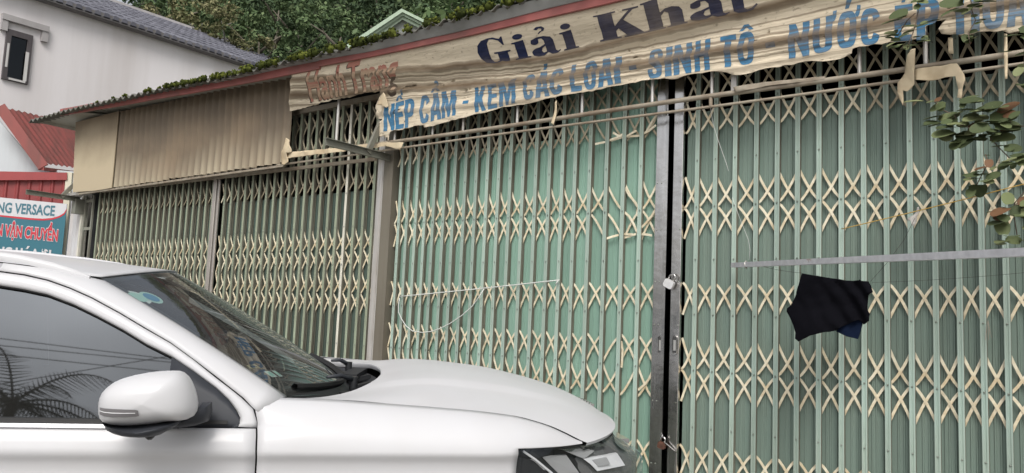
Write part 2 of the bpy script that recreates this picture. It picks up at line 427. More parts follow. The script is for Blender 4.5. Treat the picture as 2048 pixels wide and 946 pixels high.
def slot(s, x, z):
    bb = MB(); n = 16; rows = []
    for r_, yy in ((1.05, -.0215), (.95, -.031), (.72, -.031), (.62, -.0235), (.01, -.0235)):
        ring = []
        for k in range(n):
            a = 2*math.pi*k/n; cx, cz = math.cos(a)*.019*r_, math.sin(a)*.019*r_
            ring.append((x+cx, yy, z+cz+(.042 if math.sin(a) >= 0 else -.042)))
        rows.append(ring)
    bb.grid(rows, True); o = bb.build('handle_recess', M_ss, s, smooth=True, angle=40)
    MB().box(x-.012, x+.012, -.0250, -.0238, z-.048, z+.048).build('recess_shade_plate', M_blackp0, s)  # dark raised plate added in place of the shade inside a hollow
    MB().box(x-.008, x+.008, -.0290, -.0252, z-.034, z+.030).build('recess_latch', M_nick0, s)
p = F(1321, 690, -.022); slot(s1, p.x, p.z); p = F(1350, 690, -.022); slot(s2, p.x, p.z)
for s, x in ((s1, -2.338), (s2, -2.18), (s1, -2.31)):      # screws
    bb = MB()
    for zz in (2.35, 2.05, 1.72, 1.45, .98, .6): bb.blob((x, -.0225, zz), .005, .004, .005, 6, 4)
    bb.build('screw', M_rivet, s, smooth=True)

# padlocks
def padlock(px, py, rot, size, mat, label, name='padlock'):
    c_ = F(px, py, -.05); t = empty(name, c_, 0, label, 'padlock')
    t.rotation_euler = (0, rot, 0)
    bb = MB(); w_, h_ = size, size*.82
    n = []
    for a in range(20):
        th = 2*math.pi*a/20; ex = 4
        ca, sa = math.cos(th), math.sin(th)
        n.append((w_/2*abs(ca)**(2/ex)*(1 if ca > 0 else -1), h_/2*abs(sa)**(2/ex)*(1 if sa > 0 else -1)))
    bb.extr(n, 'y', -.012, .012); bb.v = [(x, y, z-h_/2) for x, y, z in bb.v]
    bb.local('body', mat, t)
    bb = MB(); path = [(-w_*.3, 0, -.002)] + [(-w_*.3*math.cos(a*math.pi/8), 0, size*.28+w_*.3*math.sin(a*math.pi/8)) for a in range(9)] + [(w_*.3, 0, -.002)]
    bb.tube(path, .0055, 8); bb.local('shackle', M_ss, t, True)
    return t
m = NM('padlock_nickel'); M_nick = m.set(m.ramp(m.noise(30), [(.3, (.7, .7, .7)), (.7, (.85, .84, .82))]), .35, .5)
m = NM('padlock_rust'); M_rustp = m.set(m.ramp(m.noise(40), [(.35, (.06, .03, .02)), (.65, (.16, .07, .045))]), .75, .2)
padlock(1342, 560, R(28), .066, M_nick, 'shiny silver padlock on the steel lock stiles, higher of the two locks')
padlock(1325, 884, R(12), .050, M_rustp, 'rusty brown padlock low on the steel lock stiles')
# hasp and chain link for the lower lock
h_ = empty('hasp', F(1345, 890, -.03), 0, 'bent steel hasp bar hanging from the rusty lower padlock', 'hasp')
bb = MB(); bb.bar(F(1328, 884, -.055), F(1353, 905, -.032), .004, .013, (0, 1, 0)); bb.build('strap', M_ss, h_)
bb = MB(); bb.tube([F(1322, 866, -.03), F(1325, 870, -.045), F(1324, 876, -.05)], .004, 6); bb.build('link', M_ss, h_)

# ================================================================ SHOP BUILDING
shop = empty('shop_building', (-4.5, 1.5, 0), 0, 'low shop with a mossy corrugated roof, red fascia and beige corrugated panel above the gates', 'shop')
# column between bays, wall left end
MB().box(-4.872, -4.862, -.028, .08, 0, 3.3).build('column_edge_strip', M_galv, shop)
MB().box(-4.858, -4.752, -.03, .12, 0, 3.35).build('column', M_col, shop)
# corrugated panel and plywood panel (plane y=-.15)
def corr_panel(x0, x1, zt0, zt1, zb0, zb1, pitch, amp, y, mat, name, parent, jag=0., nz_=6):
    n = int((x1-x0)/pitch*8); rows = []
    for k in range(nz_+1):
        t = k/nz_; row = []
        for i in range(n+1):
            s = i/n; x = x0+(x1-x0)*s
            zt = zt0+(zt1-zt0)*s; zb = zb0+(zb1-zb0)*s + (jag*noise.noise((x*3.1, 0, 0)) + jag*.5*noise.noise((x*11, 3, 0)) if jag else 0)
            row.append((x, y+amp*math.cos(2*math.pi*x/pitch) + .006*noise.noise((x*.8, t*2, 7)), zt+(zb-zt)*t))
        rows.append(row)
    bk = [[(x, yy+.002, z) for x, yy, z in r_] for r_ in rows]
    bb = MB(); bb.grid(rows); bb.grid(bk)
    return bb.build(name, mat, parent, loc=(x0, y, (zb0+zb1)/2), smooth=True, fixn=False)
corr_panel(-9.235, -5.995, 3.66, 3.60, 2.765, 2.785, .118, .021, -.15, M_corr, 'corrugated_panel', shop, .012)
bb = MB(); a = [(-10.27, 3.66), (-9.20, 3.665), (-9.20, 2.762), (-9.6, 2.755), (-10.16, 2.772)]
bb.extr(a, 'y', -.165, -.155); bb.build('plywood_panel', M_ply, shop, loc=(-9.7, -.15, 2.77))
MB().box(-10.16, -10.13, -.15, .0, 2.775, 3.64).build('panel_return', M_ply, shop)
# left end wall: white corrugated strip, post and frame with dark opening
corr_panel(-10.60, -10.21, 2.745, 2.745, .0, .0, .10, .012, .02, M_whitecorr, 'white_corrugated_strip', shop)
MB().box(-10.205, -10.165, -.03, .05, 0, 2.75).build('end_post', M_peel, shop)
MB().box(-10.135, -10.11, -.02, .0, 0, 2.75).build('end_post', M_arm, shop)
MB().box(-10.16, -9.83, .07, .085, 0, 2.9).build('opening_shade_sheet', M_dark, shop)  # dark sheet added to stand for the unlit interior behind the opening
MB().box(-9.95, -9.92, -.02, .0, 0, 2.75).build('end_post', M_arm, shop)
for z_ in (2.66, 2.32, 1.93, 1.2, .4): MB().box(-10.108, -9.952, -.015, -.003, z_, z_+.035).build('end_frame_rung', M_arm, shop)
# shell: side walls, back wall, floor, ceiling
MB().box(-10.62, -10.55, .06, 6.0, 0, 3.5).build('side_wall', M_conc, shop)
MB().box(2.2, 2.3, .06, 6.0, 0, 3.5).build('side_wall', M_conc, shop)
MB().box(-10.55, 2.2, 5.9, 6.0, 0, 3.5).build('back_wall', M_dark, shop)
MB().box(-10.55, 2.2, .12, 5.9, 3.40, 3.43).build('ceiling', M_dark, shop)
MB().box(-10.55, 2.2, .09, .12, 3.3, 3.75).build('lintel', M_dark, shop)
MB().box(1.62, 2.2, -.02, .1, 0, 3.3).build('column', M_col, shop)
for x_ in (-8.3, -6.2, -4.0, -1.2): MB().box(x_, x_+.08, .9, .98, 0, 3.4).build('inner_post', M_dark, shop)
# fascia (traced line, sagging to the right)
FT = [(-10.30, 3.785), (-8.0, 3.684), (-6.39, 3.62), (-5.39, 3.59), (-4.25, 3.55), (-3.0, 3.545), (2.4, 3.52)]
def beam_along(pts, y0, y1, dz0, dz1, mat, name, parent, n=60, wob=0):
    xs = np.linspace(pts[0][0], pts[-1][0], n); rows = []
    for x in xs:
        z = interp(pts, x) + wob*noise.noise((x*1.3, 2, 1))
        rows.append([(x, y0, z+dz0), (x, y1, z+dz0), (x, y1, z+dz1), (x, y0, z+dz1)])
    bb = MB(); bb.grid(rows, True); bb.f += [(0,1,2,3), tuple(len(bb.v)-4+k for k in (3,2,1,0))]; bb.m += [0, 0]
    return bb.build(name, mat, parent)
f1 = [p for p in FT if p[0] <= -5.39]; f2 = [(-5.39, 3.59)] + [p for p in FT if p[0] > -5.39]
beam_along(f1, -.35, -.33, -.085, 0, M_fascia, 'fascia', shop, 30, .006)
beam_along(f2, -.36, -.335, -.066, .004, M_fascia, 'fascia', shop, 40, .006)
beam_along([(x, z) for x, z in FT], -.328, .10, -.03, -.02, M_soffit, 'soffit', shop, 20)
# roof sheets
REP = [(62,239),(76,235),(120,222),(203,202),(317,177),(444,152),(507,137),(571,120),(648,103),(737,82),(833,54),(907,34),(981,14)]
RE = [(p.x, p.z) for p in (F(a_, b_, -.44) for a_, b_ in REP)]; RE = RE + [(2.6, RE[-1][1]+.02)]
pitch = .125; x = RE[0][0]-.06; k = 0
while x < 2.4:
    x1 = min(x+7*pitch, 2.5); n = int((x1-x)/pitch*8); rows = []
    oy = random.uniform(-.012, .012)
    for yk in (-.44+oy, 0, .5, 2, 4, 6.4):
        row = []
        for i in range(n+1):
            xx = x+(x1-x)*i/n
            row.append((xx, yk, interp(RE, xx)-.012+(yk+.44)*.17+.017*math.cos(2*math.pi*xx/pitch)+.004*(k % 2)))
        rows.append(row)
    bk = [[(a_, b_, c_-.008) for a_, b_, c_ in r_] for r_ in rows]
    bb = MB(); bb.grid(rows); bb.grid(bk); bb.add(rows[0]+bk[0], [(i, i+1, n+2+i, n+1+i) for i in range(n)])
    bb.build('roof_sheet', M_roofsh, shop, loc=(x, -.5, 3.6), smooth=False, fixn=False)
    x = x1-.02; k += 1
# grey flashing strip between the fascia and the sheet edge
rows = []
RTP = [(420,165.5),(507,147),(571,132),(648,117),(737,102),(833,80),(907,64),(981,45),(1100,14),(1160,0)]; REX = REP + [(1100, -15), (1160, -29)]
for px in range(425, 1161, 15):
    lo, hi = F(px, interp(RTP, px)+1, -.37), F(px, min(interp(RTP, px)-1, interp(REX, px)+7), -.42); rows.append([tuple(lo), tuple(hi), tuple(hi+Vector((0, .03, .004))), tuple(lo+Vector((0, .02, 0)))])
l_ = rows[-1]; rows.append([(2.4, p[1], p[2]) for p in l_])
bb = MB(); bb.grid(rows, True); bb.build('flashing', M_flash, shop)
# left end overhang: purlins under the sheet
e0, e1 = F(69, 243, -.40), F(131, 238, -.36)
bb = MB(); bb.add([tuple(e0), tuple(F(152, 262, -.05)), tuple(F(152, 262, -.05)+Vector((0, 0, .10))), tuple(e0+Vector((0, 0, .05)))], [(0, 1, 2, 3)])
bb.build('end_board', M_soffit, shop)
bb = MB(); q = [e0+Vector((0, 0, .03)), F(152, 255, -.05), Vector((-9.6, .05, 3.70)), Vector((-9.9, -.33, 3.70))]
bb.add([tuple(p) for p in q]+[tuple(p+Vector((0, 0, .01))) for p in q], [(0,1,2,3),(7,6,5,4),(0,4,5,1),(1,5,6,2),(2,6,7,3),(3,7,4,0)]); bb.build('end_soffit', M_soffit, shop)
# ================================================================ MOSS on the roof edge
m = NM('moss'); c = m.ramp(m.math('MULTIPLY_ADD', m.island(), .5, m.math('MULTIPLY', m.noise(5), .5)), [(.2, (.018, .024, .008)), (.5, (.05, .062, .013)), (.85, (.15, .17, .035))])
M_moss = m.set(c, .95, None, .1)
bb = MB()
x = -9.3
while x < 2.3:
    dens = interpc([(-9.6, .1), (-8.6, .5), (-7, .7), (-5.2, .72), (-3, .6), (2, .6)], x)
    if random.random() < dens:
        z = interp(RE, x)+.004; y = -.445; sz = random.uniform(.6, 1.25)*interpc([(-9.5, .4), (-8, .7), (-6.5, 1.1), (-5, 1.2), (2, 1.2)], x)
        nb = int(22*sz)
        for _ in range(nb):
            th = random.uniform(0, math.pi*2); ph = random.uniform(-.6, 1.5); rad = .036*sz
            c0 = Vector((x+math.cos(th)*math.cos(ph)*rad*1.2, y+math.sin(th)*math.cos(ph)*rad, z+math.sin(ph)*rad*.85-.005))
            r_ = random.uniform(.006, .014)
            bb.blob(c0, r_, r_, r_*random.uniform(.7, 1.4), 5, 3)
        bb.blob((x, y, z), .033*sz, .026*sz, .024*sz, 7, 5)
    x += pitch*random.uniform(.45, .8)
tag(bb.build('moss', M_moss, smooth=True), 'green moss cushions along the corrugated roof edge', 'moss', kind='stuff')

# ================================================================ BANNER
BY = -.165
def ysurf(z): t = max(0, min(1, (z-3.20)/.27)); return BY - .165*t*t*(3-2*t)*.5 - .165*t*.5
def FB(px, py):
    y = BY
    for _ in range(12): p = F(px, py, y); y = .5*y+.5*ysurf(p.z)
    return p
def disp0(x, z):
    low = max(0, min(1, (3.45-z)/.35))
    d = .018*noise.noise((x*.55, 0, z*7.0)) + .012*noise.noise((x*1.5+4, 1, z*15)) + low*.014*noise.noise((x*5, 5, z*9))
    d += .006*noise.noise((x*9, 2, z*34)) + low*.006*noise.noise((x*26, 3, z*22))
    fold = 0
    lx = x+3; xl, xr = max(0, -lx-.1), max(0, lx)
    for z0, kl, kr, a_, wd in ((3.235, .082, .033, .026, .022), (3.095, .09, -.012, .030, .024), (3.045, .09, -.012, .016, .016), (3.16, .08, .01, .010, .016), (2.97, .06, 0, .014, .02)):
        q = (z - z0 - kl*xl - kr*xr - .012*noise.noise((x*1.8, 9, z0)))/wd; fold += a_*math.exp(-q*q)
    ed = min(1, max(0, (interp(FT, x)-.05-z)/.08)); ed *= .45 if x < -4.75 else 1; return -((d*.75 + fold*.9) + .02*low)*ed
_dc = {}
def disp(x, z):            # the wrinkle height on the cloth's own lattice, so print and cloth share one surface
    gx, gz = x/.03, z/.018; i, j = math.floor(gx), math.floor(gz); a, b = gx-i, gz-j; v = []
    for k in ((i, j), (i+1, j), (i, j+1), (i+1, j+1)):
        if k not in _dc: _dc[k] = disp0(k[0]*.03, k[1]*.018)
        v.append(_dc[k])
    return (v[0]*(1-a)+v[1]*a)*(1-b)+(v[2]*(1-a)+v[3]*a)*b
BORG = Vector((-3, BY, 3.2))
def curve_fill(polys):
    cu = bpy.data.curves.new('tmp', 'CURVE'); cu.dimensions = '2D'; cu.fill_mode = 'BOTH'
    for pl in polys:
        sp = cu.splines.new('POLY'); sp.points.add(len(pl)-1); sp.use_cyclic_u = True
        for q, (a_, b_) in zip(sp.points, pl): q.co = (a_, b_, 0, 1)
    ob = bpy.data.objects.new('tmp', cu); COL.objects.link(ob); bpy.context.view_layer.update()
    dg = bpy.context.evaluated_depsgraph_get(); me = bpy.data.meshes.new_from_object(ob.evaluated_get(dg))
    bpy.data.objects.remove(ob); bpy.data.curves.remove(cu); return me
def drape(me, step, off, thick=.0):
    """cut a flat (x,z) mesh into small cells and lay it on the wrinkled cloth surface"""
    bm = bmesh.new(); bm.from_mesh(me)
    xs = [v.co.x for v in bm.verts]; zs = [v.co.y for v in bm.verts]
    if not xs: bm.free(); return me
    for (lo, hi, n) in ((min(xs), max(xs), (1, 0, 0)), (min(zs), max(zs), (0, 1, 0))):
        st = step[0] if n[0] else step[1]
        t = math.floor(lo/st)*st
        while t < hi:
            bmesh.ops.bisect_plane(bm, geom=bm.verts[:]+bm.edges[:]+bm.faces[:], plane_co=(n[0]*t, n[1]*t, 0), plane_no=n, dist=1e-6); t += st
    for v in bm.verts:
        x, z = v.co.x, v.co.y; v.co = Vector((x, ysurf(z)+disp(x, z)-off, z)) - BORG
    bmesh.ops.triangulate(bm, faces=bm.faces)
    bmesh.ops.recalc_face_normals(bm, faces=bm.faces)
    for f in bm.faces: f.smooth = True
    bm.to_mesh(me); bm.free(); return me
bot = [(768,184),(761,196),(754.5,210),(752,217),(755.5,223),(753.5,228),(757.7,238),(768,239),(760,245),(756.6,255),(761,266),(759,271),(763,275),(768,272),(771,276),(775,274),(778,283),(780,271),(781,270),(784,263.6),(792.6,261),(809.5,260.4),(811.6,257.7),(830,254),(849.6,251),(851.8,256.5),(860,254),(868.7,253),(900,244.6),
  (930,237),(965,228),(1000,218),(1029.6,212.7),(1066.6,207),(1111,196),(1114,199),(1117,195),(1170,187),(1207,181),(1244,172),(1296,163),(1333,159),(1359,160),(1392,150),(1422,146),(1455,147),(1477,152),(1507,148),(1547.5,137),(1599,127.6),
  (1626,124),(1648,126),(1685,121),(1707,111),(1709,102),(1737,97),(1796,89),(1825.6,86),(1848,79.5),(1854.5,70),(1854.5,57),(1864,52),(1873.7,46),(1894,43.7),(1886.6,52),(1879,61),(1885,72),(1903,74),(1911,72),(1933,76),(1959,68),(1981,66.6),(1992,68),(2007,65),(2018,70),(2048,63),(2100,52)]
left = [(584,154),(582,180),(579,205),(581,223),(598,219),(623,213),(649,205),(674,200),(708,194),(740,186)]
pts = [FB(a_, b_) for a_, b_ in left+bot]
rnd = random.Random(3)
outl = []
for i, p_ in enumerate(pts):          # frayed edge: extra small irregularities
    outl.append((p_.x, p_.z))
    if i < len(pts)-1 and i > 3:
        q_ = pts[i+1]; L_ = (q_-p_).length; k = int(L_/.035)
        for j in range(1, k): t = j/k; outl.append((p_.x+(q_.x-p_.x)*t, p_.z+(q_.z-p_.z)*t + rnd.uniform(-.006, .006)))
outl += [(1.9, 2.95), (1.9, 3.50)]
for x in np.arange(1.4, -6.0, -.4): outl.append((float(x), interp(FT, float(x))-.055))
hole = [(q_.x, q_.z) for q_ in [FB(a_, b_) for a_, b_ in ((786,223),(797,220),(809.5,219.5),(800,224),(797,227.6),(790.5,232),(786,231))]]
me = drape(curve_fill([outl, hole]), (.03, .018), 0)
me.name = 'banner'; me.materials.append(M_banner)
ban = empty('shop_banner', BORG, 0, 'long torn beige cloth banner with blue and navy lettering under the eave', 'banner')
cl = link('cloth', me, ban)
sol = cl.modifiers.new('thickness', 'SOLIDIFY'); sol.thickness = .0015; sol.offset = 1

# ---- glyphs (unit box, y up). Heavy condensed capitals
def arc(cx, cy, rx, ry, a0, a1, n=10, e=2.6):
    out = []
    for i in range(n+1):
        a_ = R(a0+(a1-a0)*i/n); c_, s_ = math.cos(a_), math.sin(a_)
        out.append((cx+rx*abs(c_)**(2/e)*(1 if c_ >= 0 else -1), cy+ry*abs(s_)**(2/e)*(1 if s_ >= 0 else -1)))
    return out
def ring(rx, ry, e=3): return arc(.5, .5, rx, ry, 0, 360, 32, e)[:-1]
GL = {
 'N': [[(0,0),(0,1),(.33,1),(.67,.44),(.67,1),(1,1),(1,0),(.69,0),(.33,.58),(.33,0)]],
 'E': [[(0,0),(0,1),(1,1),(1,.83),(.4,.83),(.4,.6),(.93,.6),(.93,.43),(.4,.43),(.4,.17),(1,.17),(1,0)]],
 'P': [[(0,0),(0,1)]+arc(.55,.68,.45,.32,90,-90,12,2.8)+[(.38,.36),(.38,0)], [(.38,.52),(.38,.84),(.52,.84),(.61,.8),(.63,.68),(.61,.56),(.52,.52)]],
 'C': [arc(.5,.5,.5,.5,22,338,28,3)+[(.64,.36)]+arc(.5,.5,.15,.33,330,30,16,3)+[(.64,.64)]],
 'A': [[(0,0),(.28,1),(.72,1),(1,0),(.66,0),(.62,.2),(.38,.2),(.34,0)], [(.42,.36),(.58,.36),(.5,.76)]],
 'M': [[(0,0),(0,1),(.33,1),(.5,.45),(.67,1),(1,1),(1,0),(.76,0),(.76,.62),(.58,0),(.42,0),(.24,.62),(.24,0)]],
 'K': [[(0,0),(0,1),(.36,1),(.36,.62),(.63,1),(1,1),(.66,.54),(1,0),(.62,0),(.42,.36),(.36,.28),(.36,0)]],
 'L': [[(0,0),(0,1),(.4,1),(.4,.18),(1,.18),(1,0)]],
 'O': [ring(.5, .5), ring(.15, .33)],
 'I': [[(0,0),(0,1),(1,1),(1,0)]],
 'S': [[(.0,.33)]+arc(.5,.27,.5,.27,180,360,12,2.8)+[(1,.36),(.9,.5),(.72,.6),(.42,.7),(.36,.78)]+arc(.5,.78,.13,.08,180,0,6)+[(.63,.66),(.98,.66)]+arc(.5,.73,.48,.27,0,180,12,2.8)[1:]+[(.02,.64),(.12,.52),(.3,.43),(.6,.3),(.64,.22)]+arc(.5,.22,.14,.08,0,-180,6)+[(.36,.33)]],
 'H': [[(0,0),(0,1),(.35,1),(.35,.6),(.65,.6),(.65,1),(1,1),(1,0),(.65,0),(.65,.42),(.35,.42),(.35,0)]],
 'T': [[(.3,0),(.3,.83),(0,.83),(0,1),(1,1),(1,.83),(.7,.83),(.7,0)]],
 'U': [[(0,1)]+[(0,.3)]+arc(.5,.27,.5,.27,180,360,14,2.8)+[(1,1),(.65,1),(.65,.25)]+arc(.5,.24,.15,.08,0,-180,6)+[(.35,1)]],
 '-': [[(0,.40),(0,.54),(1,.54),(1,.40)]],
}
ACUTE = [[(.38,1.07),(.52,1.26),(.80,1.26),(.58,1.07)]]
CIRC = [[(.05,1.05),(.36,1.22),(.64,1.22),(.95,1.05),(.70,1.05),(.5,1.14),(.3,1.05)]]
HOOK = [[(.40,1.05),(.40,1.13),(.52,1.17),(.50,1.24),(.36,1.22),(.33,1.30),(.52,1.35),(.70,1.27),(.68,1.15),(.56,1.11),(.56,1.05)]]
DOT = [[(.38,-.2),(.38,-.08),(.62,-.08),(.62,-.2)]]
HORN_U = [[(1.002,1.0),(1.002,.80),(1.10,.84),(1.20,.95),(1.22,1.1),(1.02,1.1),(1.02,1.02)]]
HORN_O = [[(.90,.90),(1.0,.80),(1.12,.86),(1.2,1.0),(1.2,1.12),(1.02,1.12),(1.0,1.0)]]
def sc(polys, sx=1, sy=1, ox=0, oy=0): return [[(x*sx+ox, y*sy+oy) for x, y in p] for p in polys]
base2 = [(783,262),(825,255),(855,247),(905,234),(966,224),(1019,211),(1065,200),(1157,183),(1186,181),(1240,168),(1315,159),(1410,144),(1460,136),(1497,131),(1600,117.6),(1655,108),(1700,99),(1745,94),(1810,87),(1850,85),(1938,70),(2060,52)]
top2 = [(775,212.7),(820,201),(857,193),(905,184),(960,178),(1010,166),(1065,150),(1152,131),(1185,124),(1243,115),(1316,100),(1410,81),(1460,74),(1497,66),(1600,50),(1650,38),(1700,24),(1745,20),(1810,13),(1855,4),(1938,-18),(2060,-42)]
def W2(pl): return [(FB(a_, b_).x, FB(a_, b_).z) for a_, b_ in pl]
B2, T2 = W2(base2), W2(top2)
LET = [('N',772,793,[]),('E',795,812,CIRC+sc(ACUTE,1,1,.25,.14)),('P',814,833,[]),('C',845,864,[]),('A',866,888,CIRC+sc(HOOK,1,1,0,.14)),('M',889,917,[]),('-',931,942,[]),
 ('K',955,977,[]),('E',981,999,[]),('M',1003,1036,[]),('C',1052,1074,[]),('A',1076,1104,ACUTE),('C',1106,1131,[]),('L',1146,1168,[]),('O',1173,1198,[]),('A',1201,1231,[]),('I',1234,1246,[]),
 ('-',1264,1279,[]),('S',1301,1329,[]),('I',1335,1348,[]),('N',1352,1387,[]),('H',1394,1424,[]),('T',1444,1475,[]),('O',1479,1512,CIRC),('-',1536,1555,[]),
 ('N',1581,1622,[]),('U',1630,1668,HORN_U),('O',1678,1716,HORN_O+ACUTE),('C',1724,1763,[]),('E',1792,1827,ACUTE),('P',1836,1881,[]),('H',1914,1961,[]),('O',1967,2010,[]),('A',2014,2062,[])]
def place_letter(polys, px0, px1, bl, tl, mat, shear=0, name='letter'):
    mid = (px0+px1)/2
    yb = 0
    def colx(px):            # world x for a pixel column at the letter's mid height
        py = (interp(base2 if bl is B2 else bl_px, px)+interp(top2 if bl is B2 else tl_px, px))/2
        return FB(px, py).x
    x0, x1 = colx(px0), colx(px1)
    out = []
    for p in polys:
        q = []
        for u_, v_ in p:
            x = x0+(x1-x0)*u_ + shear*v_; zb, zt = interp(bl, x), interp(tl, x); q.append((x, zb+(zt-zb)*v_))
        out.append(q)
    me = drape(curve_fill(out), (.03, .018), .0038); me.materials.append(mat)
    return link(name, me, ban)
for ch, a_, b_, ex in LET:
    place_letter(GL[ch], a_, b_, B2, T2, M_blue)
    if ex:
        place_letter(ex, a_, b_, B2, T2, M_blue, name='accent')
# ---- fat serif letters 'Giải Khát'
bl_px = [(956,131),(985,129.5),(1040,120),(1085,112),(1137,101),(1210,82),(1280,71),(1310,63),(1360,52),(1400,41.5),(1450,33),(1500,24)]
tl_px = [(956,81),(985,77),(1040,66),(1085,56),(1137,45),(1200,30),(1280,12),(1310,3),(1360,-8),(1400,-18),(1450,-28),(1500,-40)]
B1, T1 = W2(bl_px), W2(tl_px)
def serif_i(): return [[(0,0),(0,.045),(.18,.06),(.18,.60),(0,.62),(0,.66),(.80,.70),(.80,.06),(1,.045),(1,0)], arc(.5,.86,.33,.11,0,360,18,2)[:-1]]
def fat_a(): return [[(.0,.15)]+arc(.30,.15,.30,.17,180,90,8,2)[1:]+[(.52,.40),(.52,.52),(.46,.62),(.34,.62),(.33,.52)]+arc(.19,.52,.14,.09,0,-200,8,2)[1:]+[(.08,.62),(.3,.69),(.55,.69),(.78,.62),(.84,.50),(.84,.12),(.90,.06),(1.0,.10),(1.0,.06),(.88,-.02),(.70,-.02),(.56,.08),(.40,-.02),(.2,-.02),(.03,.05)], [(.52,.12),(.52,.33),(.40,.28),(.35,.18),(.40,.10)]]
G_ = [[(.90,.66),(.90,1.0),(.86,1.0),(.80,.92),(.62,1.02),(.45,1.02),(.22,.95),(.06,.76),(0,.5),(.06,.24),(.22,.05),(.46,-.02),(.62,.0),(.72,.05),(.82,0),(.94,0),(.94,.36),(1.04,.38),(1.04,.43),(.52,.43),(.52,.38),(.63,.36),(.63,.08),(.55,.03),(.48,.04),(.38,.2),(.37,.5),(.38,.8),(.48,.96),(.60,.95),(.76,.86),(.86,.66)]]
K_ = [[(0,0),(0,.05),(.08,.06),(.08,.94),(0,.95),(0,1),(.46,1),(.46,.95),(.38,.94),(.38,.46),(.72,.93),(.60,.95),(.60,1),(.92,1),(.92,.95),(.80,.93),(.58,.63),(.92,.06),(1,.05),(1,0),(.52,0),(.52,.05),(.58,.06),(.44,.36),(.38,.28),(.38,.06),(.46,.05),(.46,0)]]
h_g = [[(0,0),(0,.045),(.08,.06),(.08,.98),(0,1.0),(0,1.05),(.42,1.09),(.42,.58),(.55,.68),(.72,.70),(.88,.64),(.93,.52),(.93,.06),(1.0,.045),(1.0,0),(.52,0),(.52,.045),(.60,.06),(.60,.52),(.52,.58),(.42,.46),(.42,.06),(.48,.045),(.48,0)]]
t_g = [[(0,.60),(0,.65),(.18,.70),(.32,.92),(.56,.92),(.56,.66),(.85,.66),(.85,.60),(.56,.60),(.56,.12),(.66,.05),(.80,.08),(.95,.22),(1.0,.18),(.85,.0),(.6,-.04),(.35,-.02),(.2,.08),(.18,.60)]]
hook1 = [[(.42,.80),(.50,.88),(.58,.90),(.60,.97),(.50,1.0),(.40,.95),(.30,1.0),(.42,1.07),(.62,1.06),(.72,.97),(.66,.88),(.56,.86),(.46,.79)]]
acute1 = [[(.40,.80),(.55,1.08),(.80,1.12),(.84,1.02),(.48,.79)]]
for gl, a_, b_ in ((G_,956,1018),(serif_i(),1026,1057),(fat_a(),1060,1116),(serif_i(),1122,1152),(K_,1194,1292),(h_g,1288,1371),(fat_a(),1377,1456),(t_g,1452,1513)):
    place_letter(gl, a_, b_, B1, T1, M_navy)
place_letter(hook1, 1060, 1112, B1, T1, M_navy, name='accent'); place_letter(acute1, 1380, 1450, B1, T1, M_navy, name='accent')
# ---- faded script-like words at the left
def text_polys(s, size=1., off=0., shear=0.):
    cu = bpy.data.curves.new('t', 'FONT'); cu.body = s; cu.size = size; cu.offset = off; cu.shear = shear; cu.resolution_u = 3
    ob = bpy.data.objects.new('t', cu); COL.objects.link(ob); bpy.context.view_layer.update()
    me = bpy.data.meshes.new_from_object(ob.evaluated_get(bpy.context.evaluated_depsgraph_get()))
    bpy.data.objects.remove(ob); bpy.data.curves.remove(cu); return me
def word(s, px0, px1, bpts, hgt, mat, off, dx, dz, lift, tear=None):
    me = text_polys(s, 1, off, .45); xs = [v.co.x for v in me.vertices]; x0, x1 = min(xs), max(xs)
    A_, B_ = FB(*bpts[0]), FB(*bpts[1])
    for v in me.vertices:
        t = (v.co.x-x0)/(x1-x0); zz = v.co.y/.73
        v.co = Vector((A_.x+(B_.x-A_.x)*t+dx, A_.z+(B_.z-A_.z)*t+zz*hgt+dz, 0))
    me = drape(me, (.03, .018), lift); me.materials.append(mat)
    return link('letters', me, ban)
for s, bp in (('Hanh', ((624,203),(704,188))), ('Trang', ((713,187),(812,167)))):
    word(s, 0, 0, bp, .235, M_redsh, .010, -.016, -.010, .0034)
    word(s, 0, 0, bp, .235, M_red, .022, 0, 0, .0046)

# ================================================================ BANNER FRAME (rails, struts, arms)
def poly_tube(name, pts, r, mat, parent, n=8, wob=0): 
    bb = MB(); bb.tube(pts, r, n); return bb.build(name, mat, parent, smooth=True, angle=50)
fr = empty('banner_frame', (-3, -.15, 2.77), 0, 'rusty grey pipe frame with two long rails crossing in front of the gates', 'frame')
ys = -.13
poly_tube('rail', [(x, ys-.02, 2.832+.004*math.sin(x*2.1)) for x in np.linspace(-6.0, 2.0, 33)], .016, M_rail, fr)
poly_tube('rail', [(x, ys-.02, 2.772+.004*math.sin(x*1.6+1)) for x in np.linspace(-6.15, 2.0, 33)], .009, M_rail, fr)
p0, p1 = F(545, 338, -.05), F(752, 318, -.05)
MB().bar((p0.x-3.3, -.05, p0.z-.0), (p1.x, -.05, p1.z), .02, .03).build('rail', M_rail, fr)
MB().bar((-10.35, -.14, 2.745), (-6.05, -.14, 2.757), .03, .02).build('rail', M_rail, fr)
for px, py, rad in ((675.7,240,.014),(790,270,.012),(866,255,.011),(927,243,.011),(1035,230,.011),(1164.6,205,.011),(1305,185,.011),(1424,165,.011),(1719,120,.012),(1851,100,.012)):
    q = F(px, py, ys); poly_tube('strut', [(q.x, ys, 2.84), (q.x, ys, 3.44)], rad, M_galv, fr)
q = F(1468, 155, ys); MB().box(q.x-.017, q.x+.017, ys-.003, ys+.003, 2.845, 3.4).build('strut', M_galv, fr)
q = F(1424, 225, ys); poly_tube('strut', [(q.x, ys-.02, 2.77), (q.x, ys-.02, 2.83)], .012, M_rail, fr)
q = F(1110, 215, ys); bb = MB(); bb.add([(q.x-.012, ys-.05, 2.95), (q.x+.012, ys-.05, 2.95), (q.x+.004, ys-.052, 2.83), (q.x-.006, ys-.054, 2.79)], [(0,1,2,3)])
